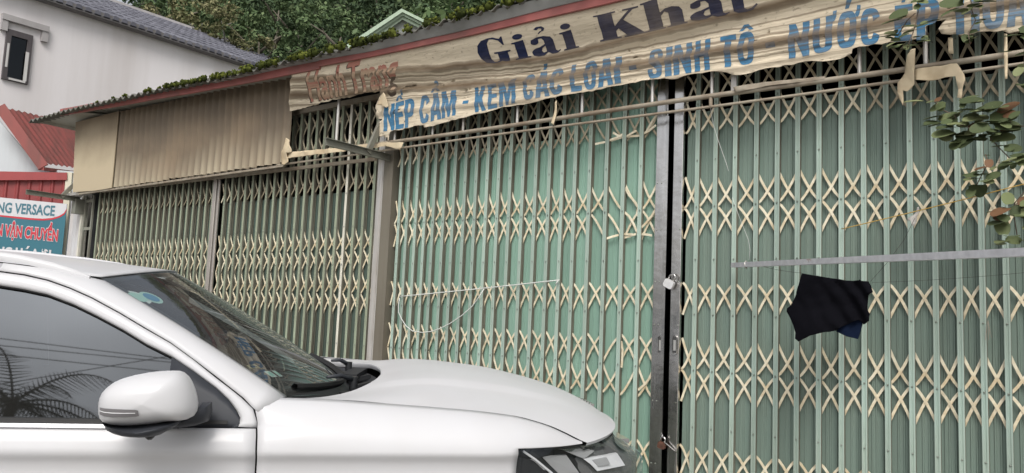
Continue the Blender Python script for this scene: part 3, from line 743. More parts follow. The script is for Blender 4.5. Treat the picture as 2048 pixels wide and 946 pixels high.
# bracket arms
def bracket(base, length, label, brace_top, side=0):
    t = empty('sign_bracket', base, 0, label, 'bracket', 'old sign brackets sticking out from the shop front')
    e_ = Vector(base)+Vector((side, -length, .0))
    bb = MB(); d = (e_-Vector(base)).normalized(); 
    bb.bar(base, e_, .006, .058); 
    off = Vector((.022, 0, 0)); up = Vector((0, 0, .027))
    bb.bar(Vector(base)+off*.5+up, e_+off*.5+up, .028, .005); bb.bar(Vector(base)+off*.5-up, e_+off*.5-up, .028, .005)
    bb.build('arm', M_arm, t)
    bb = MB(); bt = Vector(brace_top); bl_ = Vector(base)+(e_-Vector(base))*.36
    bb.bar(bl_+Vector((.0, 0, .0)), bt, .03, .045, (0, 1, 0)); bb.build('brace', M_arm, t)
    return t
bt = F(768, 232, -.12)
bracket((-4.80, -.03, 2.735), .68, 'grey steel arm jutting out from the brown column above the gates', bt)
bracket((-10.20, -.05, 2.70), .62, 'small grey steel arm at the far left corner of the shop', (-10.2, -.10, 2.93))
MB().box(-10.30, -10.02, -.19, -.15, 2.725, 2.76).build('pipe_stub', M_galv, shop)
MB().box(-10.25, -10.15, -.12, -.0, 2.52, 2.70).build('corner_plate', M_arm, shop)

# ================================================================ TORN CLOTH PIECES
def cloth_poly(name, pix, y, label, mat=M_torn, th=.002, wr=.012, cat='cloth scrap', group='torn strips of the banner cloth'):
    ps = [F(a_, b_, y) for a_, b_ in pix]; cx = sum(p.x for p in ps)/len(ps); cz = max(p.z for p in ps)
    me = curve_fill([[(p.x-cx, p.z-cz) for p in ps]])
    bm = bmesh.new(); bm.from_mesh(me)
    for n in ((1,0,0),(0,1,0)):
        vals = [v.co.x if n[0] else v.co.y for v in bm.verts]; t = min(vals)+.02
        while t < max(vals):
            bmesh.ops.bisect_plane(bm, geom=bm.verts[:]+bm.edges[:]+bm.faces[:], plane_co=(n[0]*t, n[1]*t, 0), plane_no=n, dist=1e-6); t += .025
    for v in bm.verts:
        x, z = v.co.x, v.co.y
        v.co = (x, wr*1.6*noise.noise(((x+cx)*12, z*7, 1))+wr*noise.noise(((x+cx)*30, z*9, 4)), z)
    for f in bm.faces: f.smooth = True
    bm.to_mesh(me); bm.free(); me.materials.append(mat)
    o = link(name, me, None, (cx, y, cz)); so = o.modifiers.new('t', 'SOLIDIFY'); so.thickness = th
    return tag(o, label, cat, group)
G4 = lambda l: [(1500+a_/2.703, b_/2.703) for a_, b_ in l]
G7 = lambda l: [(560+a_/4.73, 160+b_/4.73) for a_, b_ in l]
cloth_poly('cloth_scrap', G4([(872,262),(893,260),(890,380),(888,455),(868,480),(850,495),(828,490),(832,540),(828,575),(812,535),(800,500),(800,450),(822,420),(835,395),(842,350),(850,300)]), -.20, 'twisted cream cloth scrap hanging off the rail below the vine leaves at top right')
cloth_poly('cloth_scrap', G4([(885,375),(960,362),(1050,352),(1120,343),(1135,365),(1160,405),(1165,430),(1150,470),(1142,530),(1118,524),(1124,480),(1112,415),(1000,430),(890,430)]), -.185, 'cream cloth strip draped along the thin rail with one end hanging down')
cloth_poly('cloth_scrap', G4([(1072,205),(1098,207),(1103,295),(1076,292)]), -.18, 'short white cloth tab hanging from the torn banner notch')
cloth_poly('cloth_scrap', G4([(1372,178),(1390,185),(1393,300),(1391,425),(1378,428),(1372,300)]), -.19, 'long thin grey cloth strip hanging near the right edge')
cloth_poly('cloth_scrap', [(1470,186),(1500,179),(1540,171),(1600,164),(1648,158),(1650,152),(1600,157),(1540,163),(1500,168),(1466,174)], -.172, 'brown torn strip wrapped on the thick rail right of the lock stiles', M_rail)
cloth_poly('cloth_scrap', G7([(60,690),(150,677),(240,668),(350,658),(460,650),(560,643),(640,632),(760,612),(900,600),(1010,590),(1100,592),(1165,590),(1155,632),(1135,662),(1095,652),(1060,640),(1000,625),(880,642),(760,655),(650,668),(560,680),(480,690),(340,704),(200,720),(60,742)]), -.185, 'long yellowed cloth strip still wrapped along the rail below the red words', wr=.01)
cloth_poly('cloth_scrap', G7([(55,545),(72,560),(90,610),(112,655),(110,682),(62,690),(60,720),(66,770),(30,800),(5,795),(8,730),(18,680),(40,640),(50,600)]), -.2, 'crumpled brown cloth bunch at the lower right corner of the corrugated panel')
cloth_poly('cloth_scrap', [(1108,204),(1112,200),(1112,215),(1110,235),(1107,250),(1103,246),(1106,225)], -.19, 'tiny pointed cloth shred hanging under the middle of the banner')
cloth_poly('cloth_scrap', G7([(985,118),(1000,140),(1010,190),(1020,250),(1000,260),(960,240),(925,235),(945,190),(965,150)]), -.23, 'folded cloth corner curled forward at the left tear of the banner')

# ================================================================ ROD, SHORTS, CORDS
m = NM('rod_galvanised'); c = m.mix(m.ramp(m.noise(6, 5), [(.62, 0.), (.68, 1.)]), m.ramp(m.noise(25), [(.3, (.50, .50, .53)), (.7, (.66, .66, .69))]), (.26, .13, .08))
M_rod = m.set(c, .42, .35)
ra = F(1466, 530.5, -.06); rb = FZ(2048, 504.5, 2.55); rd = (rb-ra); rb = ra + rd*1.35
rod = empty('clothes_rod', ra, 0, 'long square steel rod fixed to the gate and reaching out to the right edge', 'rod')
MB().bar(ra, rb, .027, .027).build('tube', M_rod, rod)
bb = MB()
for t in (.08,):
    c_ = ra+rd*t; bb.tube([c_+Vector((0, -.02*math.cos(a_), .02*math.sin(a_))) for a_ in np.linspace(0, 2*math.pi, 12)], .0035, 5)
bb.build('tie', M_galv, rod)
pe = rb; MB().bar((pe.x, pe.y, 0), (pe.x, pe.y, pe.z+.1), .03, .03, (0, 1, 0)).build('support_post', M_rod, rod)

def dark_cloth(name, col):
    m = NM(name); c = m.mix(m.noise(8), col, tuple(x*1.7 for x in col)); m.bump(m.noise(300, 2), .3, .0008); mm = m.set(c, .95, None, .05)
    m.b.inputs['Sheen Weight'].default_value = .0; return mm
M_short = dark_cloth('black_fabric', (.0035, .0035, .005)); M_short2 = dark_cloth('navy_lining', (.005, .009, .022))
G3 = lambda l: [(1400+a_/3.16, 430+b_/3.16) for a_, b_ in l]
SY = -.36
def cloth_part(pix, y, mat, name, parent, folds):
    ps = [F(a_, b_, y) for a_, b_ in pix]
    me = curve_fill([[(p.x, p.z) for p in ps]]); bm = bmesh.new(); bm.from_mesh(me)
    for n in ((1,0,0),(0,1,0)):
        vals = [v.co.x if n[0] else v.co.y for v in bm.verts]; t = min(vals)+.008
        while t < max(vals):
            bmesh.ops.bisect_plane(bm, geom=bm.verts[:]+bm.edges[:]+bm.faces[:], plane_co=(n[0]*t, n[1]*t, 0), plane_no=n, dist=1e-6); t += .012
    bc = parent.location
    for v in bm.verts:
        x, z = v.co.x, v.co.y; v.co = (x-bc.x, y-bc.y+folds(x, z), z-bc.z)
    for f in bm.faces: f.smooth = True
    bm.to_mesh(me); bm.free(); me.materials.append(mat); o = link(name, me, parent)
    so = o.modifiers.new('t', 'SOLIDIFY'); so.thickness = .006; so.offset = 0
    return o
sc0 = F(1660, 560, SY)
sh = empty('black_shorts', sc0, 0, 'black shorts hung out to dry on a thin line in front of the gate', 'shorts')
fa = F(1735, 560, SY)
def fold1(x, z):
    d = (x-fa.x)*1.0; s = (z-fa.z)
    return .016*math.sin((d*1.3+s*.9)*52+2*noise.noise((x*5, 2, z*5)))*max(0.15, min(1, 1+(x-fa.x)*4)) + .022*noise.noise((x*6, 0, z*6)) + .008*noise.noise((x*25, 1, z*18))
cloth_part(G3([(645,368),(700,378),(800,395),(930,415),(1005,415),(1012,408),(1018,416),(1060,420),(1078,450),(1095,490),(1060,512),(1055,560),(1060,600),(1074,628),(1070,670),(1045,682),(1028,690),(1000,662),(950,680),(905,700),(860,730),(820,738),(780,742),(700,762),(660,782),(625,800),(605,782),(607,745),(590,700),(570,655),(543,610),(545,590),(572,568),(590,530),(605,500),(615,465),(625,440)]), SY, M_short, 'front_panel', sh, fold1)
cloth_part(G3([(1000,600),(1030,570),(1028,690),(1000,785),(930,768),(860,735),(900,690)]), SY+.03, M_short2, 'inner_leg', sh, lambda x, z: .01*noise.noise((x*20, 0, z*8)))
cloth_part(G3([(650,372),(800,400),(930,420),(1060,424),(1055,560),(1050,600),(900,660),(700,740),(640,780),(600,700),(560,600),(620,500)]), SY+.05, M_short, 'back_panel', sh, lambda x, z: .015*noise.noise((x*9, 3, z*6)))
M_cord = NM('thin_cord').set((.05, .05, .045), .7)
def cord(name, pts, r, mat, label, cat='cord', n=5, group=None):
    o = MB().tube(pts, r, n).build(name, mat, None, loc=pts[0], smooth=True); return tag(o, label, cat, group)
def sagp(a_, b_, sag, n=14): return [a_.lerp(b_, i/n) - Vector((0, 0, sag*4*(i/n)*(1-i/n))) for i in range(n+1)]
cord('clothesline', sagp(F(1497, 524, -.08), F(1604, 546, SY), .01) , .0011, M_cord, 'thin dark line holding the shorts on their left side')
cord('clothesline', [F(1741, 563, SY), F(1773, 527, SY), F(1808, 480, SY), F(1830, 436, SY-.02)], .0012, M_cord, 'thin dark line slanting up from the shorts to the yellow cord')
cord('clothesline', sagp(F(1744, 565, SY), F(2052, 545, -.5), .006), .0009, M_cord, 'thin dark line running right from the shorts to the picture edge')
m = NM('yellow_cord'); M_yel = m.set(m.mix(m.noise(30), (.50, .30, .06), (.62, .44, .14)), .6)
cord('yellow_cord', sagp(F(1683, 458, -.03), F(2110, 352, -.55), .004), .0028, M_yel, 'tight yellow cord rising to the right edge over the gate lattice')
m = NM('clear_plastic'); M_plas = m.set((.55, .52, .48), .4, None, .5)
cloth_poly('plastic_scrap', [(1816,436),(1826,431),(1832,424),(1834,414),(1838,414),(1839,424),(1834,433),(1833,444),(1829,454),(1824,450),(1822,442),(1815,441)], -.2, 'scrap of clear plastic film knotted on the yellow cord', M_plas, .001, .01, 'plastic scrap', None)
m = NM('white_twine'); M_tw = m.set((.62, .63, .60), .7)
cord('white_twine', sagp(F(799, 593, -.02), F(1119, 560, -.02), .003), .0042, M_tw, 'white twine stretched across the bright green gate leaf')
cord('white_twine', [F(a_, b_, -.03) for a_, b_ in ((968,578),(958,594),(945,612),(925,630),(900,647),(880,657),(862,663),(845,665),(825,662),(812,652),(803,638),(797,624),(797,610),(799,596))], .0040, M_tw, 'slack loop of white twine hanging below the stretched one')
cord('white_twine', [F(1117, 560, -.025), F(1113, 566, -.03), F(1111, 568, -.03)], .004, M_tw, 'short white twine end tucked behind a gate post')
cord('hanging_thread', [F(a_, b_, -.09) for a_, b_ in ((1421,207),(1422,225),(1427,250),(1436,280),(1445,305),(1453,328),(1457,342))], .0016, M_tw, 'thin white thread hanging from the rails beside the steel lock stile')
cord('hanging_thread', [F(a_, b_, -.05) for a_, b_ in ((1465,395),(1475,425),(1487,455),(1497,480),(1500,500),(1498,520))], .0011, M_tw, 'fine grey thread hanging down to the left end of the steel rod')
M_straw = NM('dry_straw').set((.30, .25, .2), .9)
bb = MB(); q = F(1976, 640, -.01)
for _ in range(9): a_ = random.uniform(-.02, .02); bb.tube([q, q+Vector((a_*.4, -.01, -.03)), q+Vector((a_, -.015, -random.uniform(.05, .1)))], .0007, 4)
tag(bb.build('root_tuft', M_straw, None, loc=q), 'small tuft of dry roots caught on a post at the right edge', 'roots')

# ================================================================ CLIMBING VINE
m = NM('vine_leaf'); rv = m.rand()
c = m.ramp(rv, [(0., (.045, .065, .028)), (.45, (.085, .115, .05)), (.75, (.14, .17, .075)), (1., (.20, .22, .11))])
c = m.mix(m.ramp(m.noise(30, 4), [(.5, 0.), (.75, .5)]), c, (.16, .12, .05)); M_leaf = m.set(c, .7, None, .25)
m = NM('vine_leaf_brown'); M_leafb = m.set(m.mix(m.noise(25), (.10, .045, .02), (.17, .085, .035)), .7)
m = NM('vine_stem'); M_stem = m.set((.15, .11, .08), .8)
def leaf_mesh(mat):
    pr = []; n = 14
    for i in range(n):
        a_ = 2*math.pi*i/n; r_ = .5*(1+.10*math.cos(2*a_)) * (1.0 if abs(a_-math.pi) > .3 else .82)
        pr.append((r_*math.cos(a_)*1.15+.5, r_*math.sin(a_)*.92))
    bb = MB(); vs = [(.5, 0, -.04)] + [(x, y, .10*abs(y)**1.2 - .07*(x-.5)**2*2) for x, y in pr]
    bb.add(vs, [(0, 1+i, 1+(i+1) % n) for i in range(n)]); return bb.mesh('leaf', mat, smooth=True, fixn=False)
LM, LMB = leaf_mesh(M_leaf), leaf_mesh(M_leafb)
def vine(label, stem_paths, leaves, y):
    base = F(*stem_paths[0][0], y); t = empty('climbing_vine', base, 0, label, 'vine', 'vine strands hanging over the shop front')
    for sp in stem_paths:
        pts = [F(a_, b_, y+.03*math.sin(i*1.3)) for i, (a_, b_) in enumerate(sp)]
        MB().tube(pts, .0025, 5).build('stem', M_stem, t, smooth=True)
    more = []
    for px, py, sz, ang, br in leaves:
        if sz > 12: more.append((px+random.uniform(-12, 12), py+random.uniform(-9, 9), sz*random.uniform(.5, .9), random.uniform(0, 360), 0))
    for px, py, sz, ang, br in list(leaves)+more:
        o = link('leaf', LMB if br else LM, t, F(px, py, y+random.uniform(-.06, .04)))
        s_ = sz*.0036
        o.scale = (s_, s_, s_)
        # leaf hangs: blade faces outward/up with random tilt
        o.rotation_euler = (R(random.uniform(35, 80)), R(random.uniform(-20, 20))+0, 0)
        q = Matrix.Rotation(R(random.uniform(-25, 25)), 3, 'Z') @ Matrix.Rotation(R(random.uniform(8, 62)), 3, 'X') @ Matrix.Rotation(R(ang), 3, 'Z')
        o.rotation_euler = q.to_euler()
    return t
g8 = lambda a_, b_: (1700+a_/2.957, 180+b_/2.957)
lv = []
for a_, b_, s_, an, br in [(430,62,34,180,0),(500,60,14,0,1),(560,85,30,190,0),(650,66,40,0,0),(690,78,26,0,0),(632,122,30,0,0),(730,125,36,0,0),(545,150,34,200,0),(520,185,30,210,0),(570,190,34,230,0),(620,215,36,200,0),(600,240,40,215,0),(650,250,36,300,0),(590,175,26,90,0),(800,125,40,60,0),(830,165,44,0,0),(770,165,34,200,0),(885,130,38,50,1),(910,160,22,30,1),(760,200,30,300,0),(700,225,34,1,1),(860,212,42,0,0),(900,215,30,0,0),(790,235,32,190,0),(770,262,36,0,0),(850,260,44,10,0),(830,285,40,0,0),(700,275,38,240,0),(640,295,32,270,0),(670,305,22,180,0),(720,290,34,260,0),(560,265,34,260,0),(905,240,22,80,1),(840,335,28,0,0),(915,345,28,0,0),(990,395,26,20,0),(940,420,28,250,0),(955,415,24,180,0),(945,165,20,45,0),(870,180,30,120,0),(680,200,30,170,0),(820,210,34,200,0),(740,262,34,170,0),(610,150,26,190,0),(760,145,26,190,0),
     (820,410,20,270,1),(815,450,26,240,1),(770,495,30,220,0),(760,520,36,240,0),(780,560,30,270,0),(720,580,24,270,0),(750,500,24,180,0),(800,530,30,300,0)]:
    x_, y_ = g8(a_, b_); lv.append((x_, y_, s_*.62, an, br))
vine('leafy vine clump with a few brown leaves hanging at the right above the gate lattice',
     [[g8(500, 70), g8(550, 120), g8(620, 150), g8(640, 200), g8(720, 230), g8(850, 240), g8(960, 215)], [g8(830, 285), g8(880, 340), g8(960, 420)], [g8(800, 380), g8(820, 430), g8(780, 500), g8(740, 580)], [g8(940, 175), g8(960, 200), g8(1000, 212), g8(1060, 220)]], lv, -.42)
lv = []
for a_, b_, s_, an, br in [(870,10,30,0,0),(850,60,40,190,0),(820,100,44,200,0),(880,150,36,0,0),(940,122,34,20,0),(800,190,34,200,0),(745,195,24,180,0),(775,190,22,90,0),(765,215,20,0,0),(895,200,30,300,0),(905,225,26,0,0),(810,250,26,180,0),(850,245,30,0,0),(835,265,26,250,0),(790,225,24,240,0),(900,50,20,80,0),(845,80,30,170,0),(825,180,26,0,0)]:
    lv.append((1500+a_/2.703, b_/2.703, s_*.55, an, br))
vine('short vine strand hanging over the letters at the top right of the banner', [G4([(905,-40),(912,40),(900,110),(880,180),(850,260)]), G4([(895,70),(850,110),(800,190)])], lv, -.34)
lv = []
for a_, b_, s_, an, br in [(1150,10,46,180,0),(1130,40,40,230,0),(1210,10,44,0,0),(1190,35,36,300,0),(1160,60,36,260,0),(1175,185,32,260,0),(1190,205,30,280,0),(1220,110,24,60,0),(1185,235,16,270,1),(1225,130,18,80,0)]:
    lv.append((1500+a_/2.703, b_/2.703, s_*.55, an, br))
vine('small vine strand with dark leaves between the last blue letters', [G4([(1190,-30),(1200,60),(1220,110),(1180,180),(1190,240)])], lv, -.34)
lv = []
for px, py, s_, an, br in [(2040,60,34,0,0),(2046,75,34,30,0),(2030,110,26,0,0),(2044,135,26,60,0),(2040,170,22,60,0),(2046,330,26,90,0),(2030,322,20,60,0),(2014,415,30,240,1),(2006,428,26,250,1),(2010,440,34,250,0),(2030,430,40,0,0),(2042,425,38,0,0),(2018,470,34,260,0),(2010,480,26,250,0),(2046,455,32,20,0),(2044,480,24,300,0),(2042,410,26,50,1),(2060,360,30,0,0),(2070,300,30,10,0),(2060,200,30,0,0)]:
    lv.append((px, py, s_*.72, an, br))
vine('vine strand with large and browned leaves at the right picture edge', [[(2050,40),(2048,140),(2058,240),(2050,320),(2052,380),(2030,405),(2026,420),(2034,470)], [(2035,405),(2022,425),(2012,440)]], lv, -.50)
# ================================================================ CAR
HD = R(39.7)
CU = Vector((math.sin(HD), math.cos(HD), 0)); CV = Vector((-math.cos(HD), math.sin(HD), 0))
CP0 = Vector((-2.1618, -3.0292, 0))
CC = CP0 + CU*(-.8) + CV*.9                        # centre of the car on the ground
ROLLC = R(2.4)
car = empty('parked_car', CC, math.pi/2-HD, 'white car parked close to the camera with its nose towards the gates', 'car')
car.rotation_euler = (Matrix.Rotation(math.pi/2-HD, 3, 'Z') @ Matrix.Rotation(ROLLC, 3, 'X')).to_euler()
_pv = Vector((0, -.8, 1.1)); _w0 = Matrix.Rotation(math.pi/2-HD, 3, 'Z') @ _pv; _w1 = car.rotation_euler.to_matrix() @ _pv
car.location = CC + _w0 - _w1                      # parked on a cross slope: leaning slightly towards the camera
def cl_(u, v, w): return (u+.8, v-.9, w)           # side coordinates (u forward, v inward from the near side, w up) -> car frame
def BC(px, py, v0, k=0., w0=0.):
    d = ray(px, py); n = CV - Vector((0, 0, k)); t = (v0-k*w0-n.dot(CAM-CP0))/n.dot(d); X = CAM+d*t
    return ((X-CP0).dot(CU), (X-CP0).dot(CV), X.z)
def CW(u, v, w):                                   # photo pixel of a point of the car
    X = car.location + car.rotation_euler.to_matrix() @ Vector(cl_(u, v, w)) - CAM; d = X.dot(fw); return 1024+FPX*X.dot(RX)/d, 473-FPX*X.dot(UX)/d
m = NM('car_paint_white'); du = m.noise(7, 5)
m.b.inputs['Coat Roughness'].default_value = .12
M_paint = m.set(m.mix(m.ramp(du, [(.4, 0.), (.75, .10)]), (.55, .55, .565), (.42, .395, .365)), .55, None, .35, .3)
M_blackp = NM('black_plastic').set((.018, .019, .021), .45)
m = NM('grained_plastic'); m.bump(m.noise(250, 2), .3, .001); M_grain = m.set((.022, .023, .026), .55)
M_satin = NM('satin_grey_plastic').set((.030, .033, .040), .5, None, .35)
M_chrome = NM('chrome').set((.75, .75, .76), .12, 1.0)
M_rubber = NM('rubber').set((.012, .012, .012), .7)
M_seam = NM('panel_gap').set((.01, .01, .011), .8)
M_int = NM('interior_trim').set((.03, .03, .032), .8)
M_intl = NM('interior_light_trim').set((.32, .32, .33), .8)
def glass_mat(name, tint, ior, rough=0.0, dust=0.):
    m = bpy.data.materials.new(name); m.use_nodes = True; t = m.node_tree; n = t.nodes; n.clear()
    o = n.new('ShaderNodeOutputMaterial'); tr = n.new('ShaderNodeBsdfTransparent'); gl = n.new('ShaderNodeBsdfGlossy'); fr_ = n.new('ShaderNodeFresnel'); mx_ = n.new('ShaderNodeMixShader')
    tr.inputs[0].default_value = (*tint, 1); gl.inputs['Roughness'].default_value = rough; gl.inputs[0].default_value = (.84, .91, 1.0, 1); fr_.inputs[0].default_value = ior
    gm = n.new('ShaderNodeNewGeometry'); bf = n.new('ShaderNodeMath'); bf.operation = 'MULTIPLY_ADD'      # thin sheet: same reflectance from either side
    t.links.new(gm.outputs['Backfacing'], bf.inputs[0]); bf.inputs[1].default_value = 1/ior-ior; bf.inputs[2].default_value = ior; t.links.new(bf.outputs[0], fr_.inputs[0])
    t.links.new(fr_.outputs[0], mx_.inputs[0]); t.links.new(tr.outputs[0], mx_.inputs[1]); t.links.new(gl.outputs[0], mx_.inputs[2])
    last = mx_
    if dust:
        df = n.new('ShaderNodeBsdfDiffuse'); df.inputs[0].default_value = (.45, .44, .41, 1); m2 = n.new('ShaderNodeMixShader')
        tc_ = n.new('ShaderNodeTexCoord'); nz_ = n.new('ShaderNodeTexNoise'); nz_.inputs['Scale'].default_value = 5; nz_.inputs['Detail'].default_value = 6
        mr = n.new('ShaderNodeMapRange'); mr.inputs[3].default_value = dust*.3; mr.inputs[4].default_value = dust*1.6
        t.links.new(tc_.outputs['Object'], nz_.inputs['Vector']); t.links.new(nz_.outputs[0], mr.inputs[0]); t.links.new(mr.outputs[0], m2.inputs[0])
        t.links.new(mx_.outputs[0], m2.inputs[1]); t.links.new(df.outputs[0], m2.inputs[2]); last = m2
    t.links.new(last.outputs[0], o.inputs[0]); return m
M_ws = glass_mat('windscreen_glass', (.62, .68, .66), 1.85, 0., .06)
M_side = glass_mat('tinted_side_glass', (.03, .035, .045), 1.75, .018, .03)
M_lens = glass_mat('headlight_lens', (.85, .86, .86), 1.45, 0.)
def mir(rows): return [[(u, 1.8-v, w) for u, v, w in r_] for r_ in rows]
def cpart(name, rows, mat, parent=None, both=True, smooth=True, angle=35, closed=False, thick=0., out=None, label=None):
    res = []
    for k, rw in enumerate((rows, mir(rows)) if both else (rows,)):
        bb = MB(); bb.grid([[cl_(*p) for p in r_] for r_ in rw], closed)
        pr = parent[k] if isinstance(parent, (list, tuple)) else (parent or car)
        o = bb.local(name, mat, pr, smooth, True, angle)
        if thick:
            so = o.modifiers.new('t', 'SOLIDIFY'); so.thickness = thick; so.offset = 0
        res.append(o)
    return res
def smst(x): x = max(0, min(1, x)); return x*x*(3-2*x)
def nosev(u): 
    if u <= .7: return 0.
    q = min(1, (u-.7)/.75); return .88*(1-math.sqrt(max(0, 1-q*q)))
def nshift(w): return .125*smst((1.015-w)/.15)
def noseu(v):
    q = max(0, min(1, 1-v/.88)); return .7+.75*math.sqrt(max(0, 1-q*q))
def tailv(u):
    if u >= -2.3: return 0.
    q = min(1, (-2.3-u)/.85); return .5*(1-math.sqrt(max(0, 1-q*q)))**1.2
DP = [(0.0,.09),(.2,.07),(.3,.05),(.42,.02),(.55,.0),(.7,.006),(.85,.016),(.93,.021),(.962,.015),(.985,.0),(1.0,.001),(1.03,.012),(1.06,.035),(1.086,.06)]
def doorv(w): return smoothed(DP, w, .010) if w < 1.07 else .06+.36*(w-1.086)
SH = [(0,1.152),(.09,1.144),(.237,1.139),(.539,1.122),(.712,1.111),(.861,1.094),(.983,1.062),(1.075,1.022),(1.12,.998)]
def wtop(u): return smoothed(SH, u, .03)
def fendv(u, w):
    t = nosev(u); base = smoothed(DP, w, .010) if w < .99 else 0.
    top = wtop(u); ex = max(0.02, .17-t)
    if w > .985:
        h_ = min(1, (w-.985)/max(.02, top-.985)); base = ex*(1-math.sqrt(max(0, 1-h_**1.7*.985)))
    k = smst((u+.06)/.22)
    return t + base*k + doorv(w)*(1-k)
def sidev(u, w): return (fendv(u, w) if u > -.05 else doorv(w)) + tailv(u)
WH = [(.43, .34, .365), (-2.19, .34, .365)]
def wbot(u, lo=.24):
    b_ = lo
    for cu_, cw_, cr_ in WH:
        if abs(u-cu_) < cr_: b_ = max(b_, cw_+math.sqrt(cr_**2-(u-cu_)**2))
    return b_
# fender -------------------------------------------------------
def ushift(w): return interpc([(0, 0), (.98, 0), (1.04, -.004), (1.08, -.010), (1.119, -.022), (1.152, -.058)], w)
us = [0, .03, .06, .09, .12, .16, .2, .25] + [round(float(x), 3) for x in np.arange(.28, .84, .03)] + [.845]
NF = len(us); us += [round(float(x), 4) for x in np.arange(.863, 1.118, .018)] + [1.118]
def hltop(u): return interp([(.85, 1.006), (1.12, .9985)], u)
rows = []
for u_ in us:
    hi = max(hltop(u_)+.0015, wtop(u_)); mid = hltop(u_) if u_ > .8 else 1.004
    ws_ = list(np.linspace(wbot(u_), .93, 12)) + list(np.linspace(.942, mid, 9)) + list(np.linspace(mid, hi, 21))[1:]
    rows.append([(u_+ushift(w_)*max(0, 1-u_/.15), fendv(u_, w_), w_) for w_ in ws_])
for k_, rw in enumerate((rows, mir(rows))):
    bb = MB(); bb.grid([[cl_(*p) for p in r_] for r_ in rw]); n_ = len(rows[0])
    keep = [i for i, f in enumerate(bb.f) if not (f[0]//n_ >= NF-1 and f[0] % n_ < 20)]
    bb.f = [bb.f[i] for i in keep]; bb.m = [0]*len(bb.f)
    o = bb.local('fender', M_paint, car, True, True, 35); so = o.modifiers.new('t', 'SOLIDIFY'); so.thickness = .002; so.offset = 0
# doors ---------------------------------------------------------
def doorset(u0, u1, name, front):
    us = list(np.linspace(u0, u1, 26)); rows = []
    for i, u_ in enumerate(us):
        lo = wbot(u_); r_ = []
        for w_ in list(np.linspace(lo, .93, 10)) + list(np.linspace(.94, 1.060, 16)):
            uu_ = u_ + (ushift(w_)*max(0, 1-(u1-u_)/.15) if front else 0)
            r_.append((uu_, doorv(w_)+tailv(u_), w_))
        rows.append(r_)
    return cpart(name, rows, M_paint, thick=.002)
fd = doorset(-1.06, -.0055, 'front_door', True); rdo = doorset(-1.93, -1.067, 'rear_door', False)
# rear quarter
rows = []
for u_ in list(np.linspace(-3.14, -1.937, 30)):
    rows.append([(u_, doorv(w_)+tailv(u_), w_) for w_ in list(np.linspace(wbot(u_), .93, 8))+list(np.linspace(.94, 1.10, 12))])
cpart('rear_quarter', rows, M_paint, thick=.002)
gv = lambda w: .06+.36*(w-1.086)
# door frame strips (glass outline traced on the near side)
inner = [(-1.05,1.487),(-.95,1.482),(-.839,1.472),(-.765,1.463),(-.692,1.450),(-.61,1.422),(-.535,1.389),(-.45,1.348),(-.374,1.306),(-.293,1.27),(-.22,1.226),(-.147,1.178),(-.105,1.143),(-.078,1.113),(-.064,1.09),(-.066,1.072),(-.085,1.064)]
outer = [(-1.05,1.530),(-.95,1.524),(-.844,1.512),(-.77,1.505),(-.700,1.492),(-.63,1.470),(-.56,1.442),(-.47,1.398),(-.39,1.355),(-.302,1.310),(-.225,1.260),(-.155,1.210),(-.105,1.176),(-.066,1.148),(-.028,1.116),(-.013,1.08),(-.009,1.061)]
def strip(inn, out, n=5, off=0.):
    rows = []
    for a_, b_ in zip(inn, out):
        r_ = []
        for k in range(n):
            t = k/(n-1); u_, w_ = a_[0]+(b_[0]-a_[0])*t, a_[1]+(b_[1]-a_[1])*t
            r_.append((u_, gv(w_)-off-.006*math.sin(math.pi*t), w_))
        rows.append(r_)
    return rows
cpart('window_frame', strip(inner, outer), M_paint, fd, thick=.003)
cpart('window_seal', strip([(u_*.998+.0, w_-.006) for u_, w_ in inner], inner, 3, -.004), M_rubber, fd, thick=.002)
ri = [(-2.55,1.30),(-2.35,1.385),(-2.1,1.44),(-1.8,1.468),(-1.5,1.482),(-1.12,1.487)]; ro = [(-2.75,1.32),(-2.45,1.43),(-2.12,1.49),(-1.8,1.515),(-1.5,1.527),(-1.07,1.53)]
cpart('upper_frame', strip(ri, ro), M_paint, rdo, thick=.003)
# B pillar trim + rear glass + side glass
def gpatch(top, u0, u1, wb, n=24, off=.012):
    rows = []
    for u_ in np.linspace(u0, u1, n):
        wt = interpc(top, u_); rows.append([(u_, gv(w_)+off+.004*0, w_) for w_ in np.linspace(wb, max(wb+.002, wt), 6)])
    return rows
cpart('side_window', gpatch(inner, -.99, -.285, 1.056), M_side, fd)
cpart('rear_window', gpatch(ri, -1.93, -1.13, 1.056), M_side, rdo)
cpart('quarter_window', gpatch(ri, -2.5, -1.99, 1.10, off=.01), M_side)
rows = []
for u_ in (-1.13, -1.06, -.99): rows.append([(u_, gv(w_)+.004, w_) for w_ in (1.05, 1.2, 1.35, 1.488)])
cpart('pillar_trim', rows, M_blackp)
# triangle at the mirror
tri = [(-.293,1.268),(-.22,1.224),(-.147,1.176),(-.105,1.141),(-.08,1.111),(-.067,1.09),(-.069,1.074),(-.085,1.066)]
rows = []
for u_, w_ in tri:
    rows.append([(u_, gv(w2)-.001 - .004*math.sin(math.pi*k/4), w2) for k, w2 in enumerate(np.linspace(1.058, w_, 5))])
trim = cpart('mirror_base_trim', rows, M_satin, fd, thick=.006)
rows = []
for u_ in np.linspace(-1.06, -.24, 14): rows.append([(u_, .028, 1.056), (u_, .022, 1.060), (u_, .026, 1.070), (u_, .050, 1.074)])
cpart('belt_chrome', rows, M_chrome, fd)
rows = []
for u_ in np.linspace(-1.93, -1.07, 14): rows.append([(u_, .028, 1.056), (u_, .022, 1.060), (u_, .026, 1.070), (u_, .050, 1.074)])
cpart('belt_chrome', rows, M_chrome, rdo)
rows = []
for u_ in np.linspace(-1.06, -.10, 14): rows.append([(u_, .044, 1.072), (u_, .048, 1.082), (u_, .066, 1.082)])
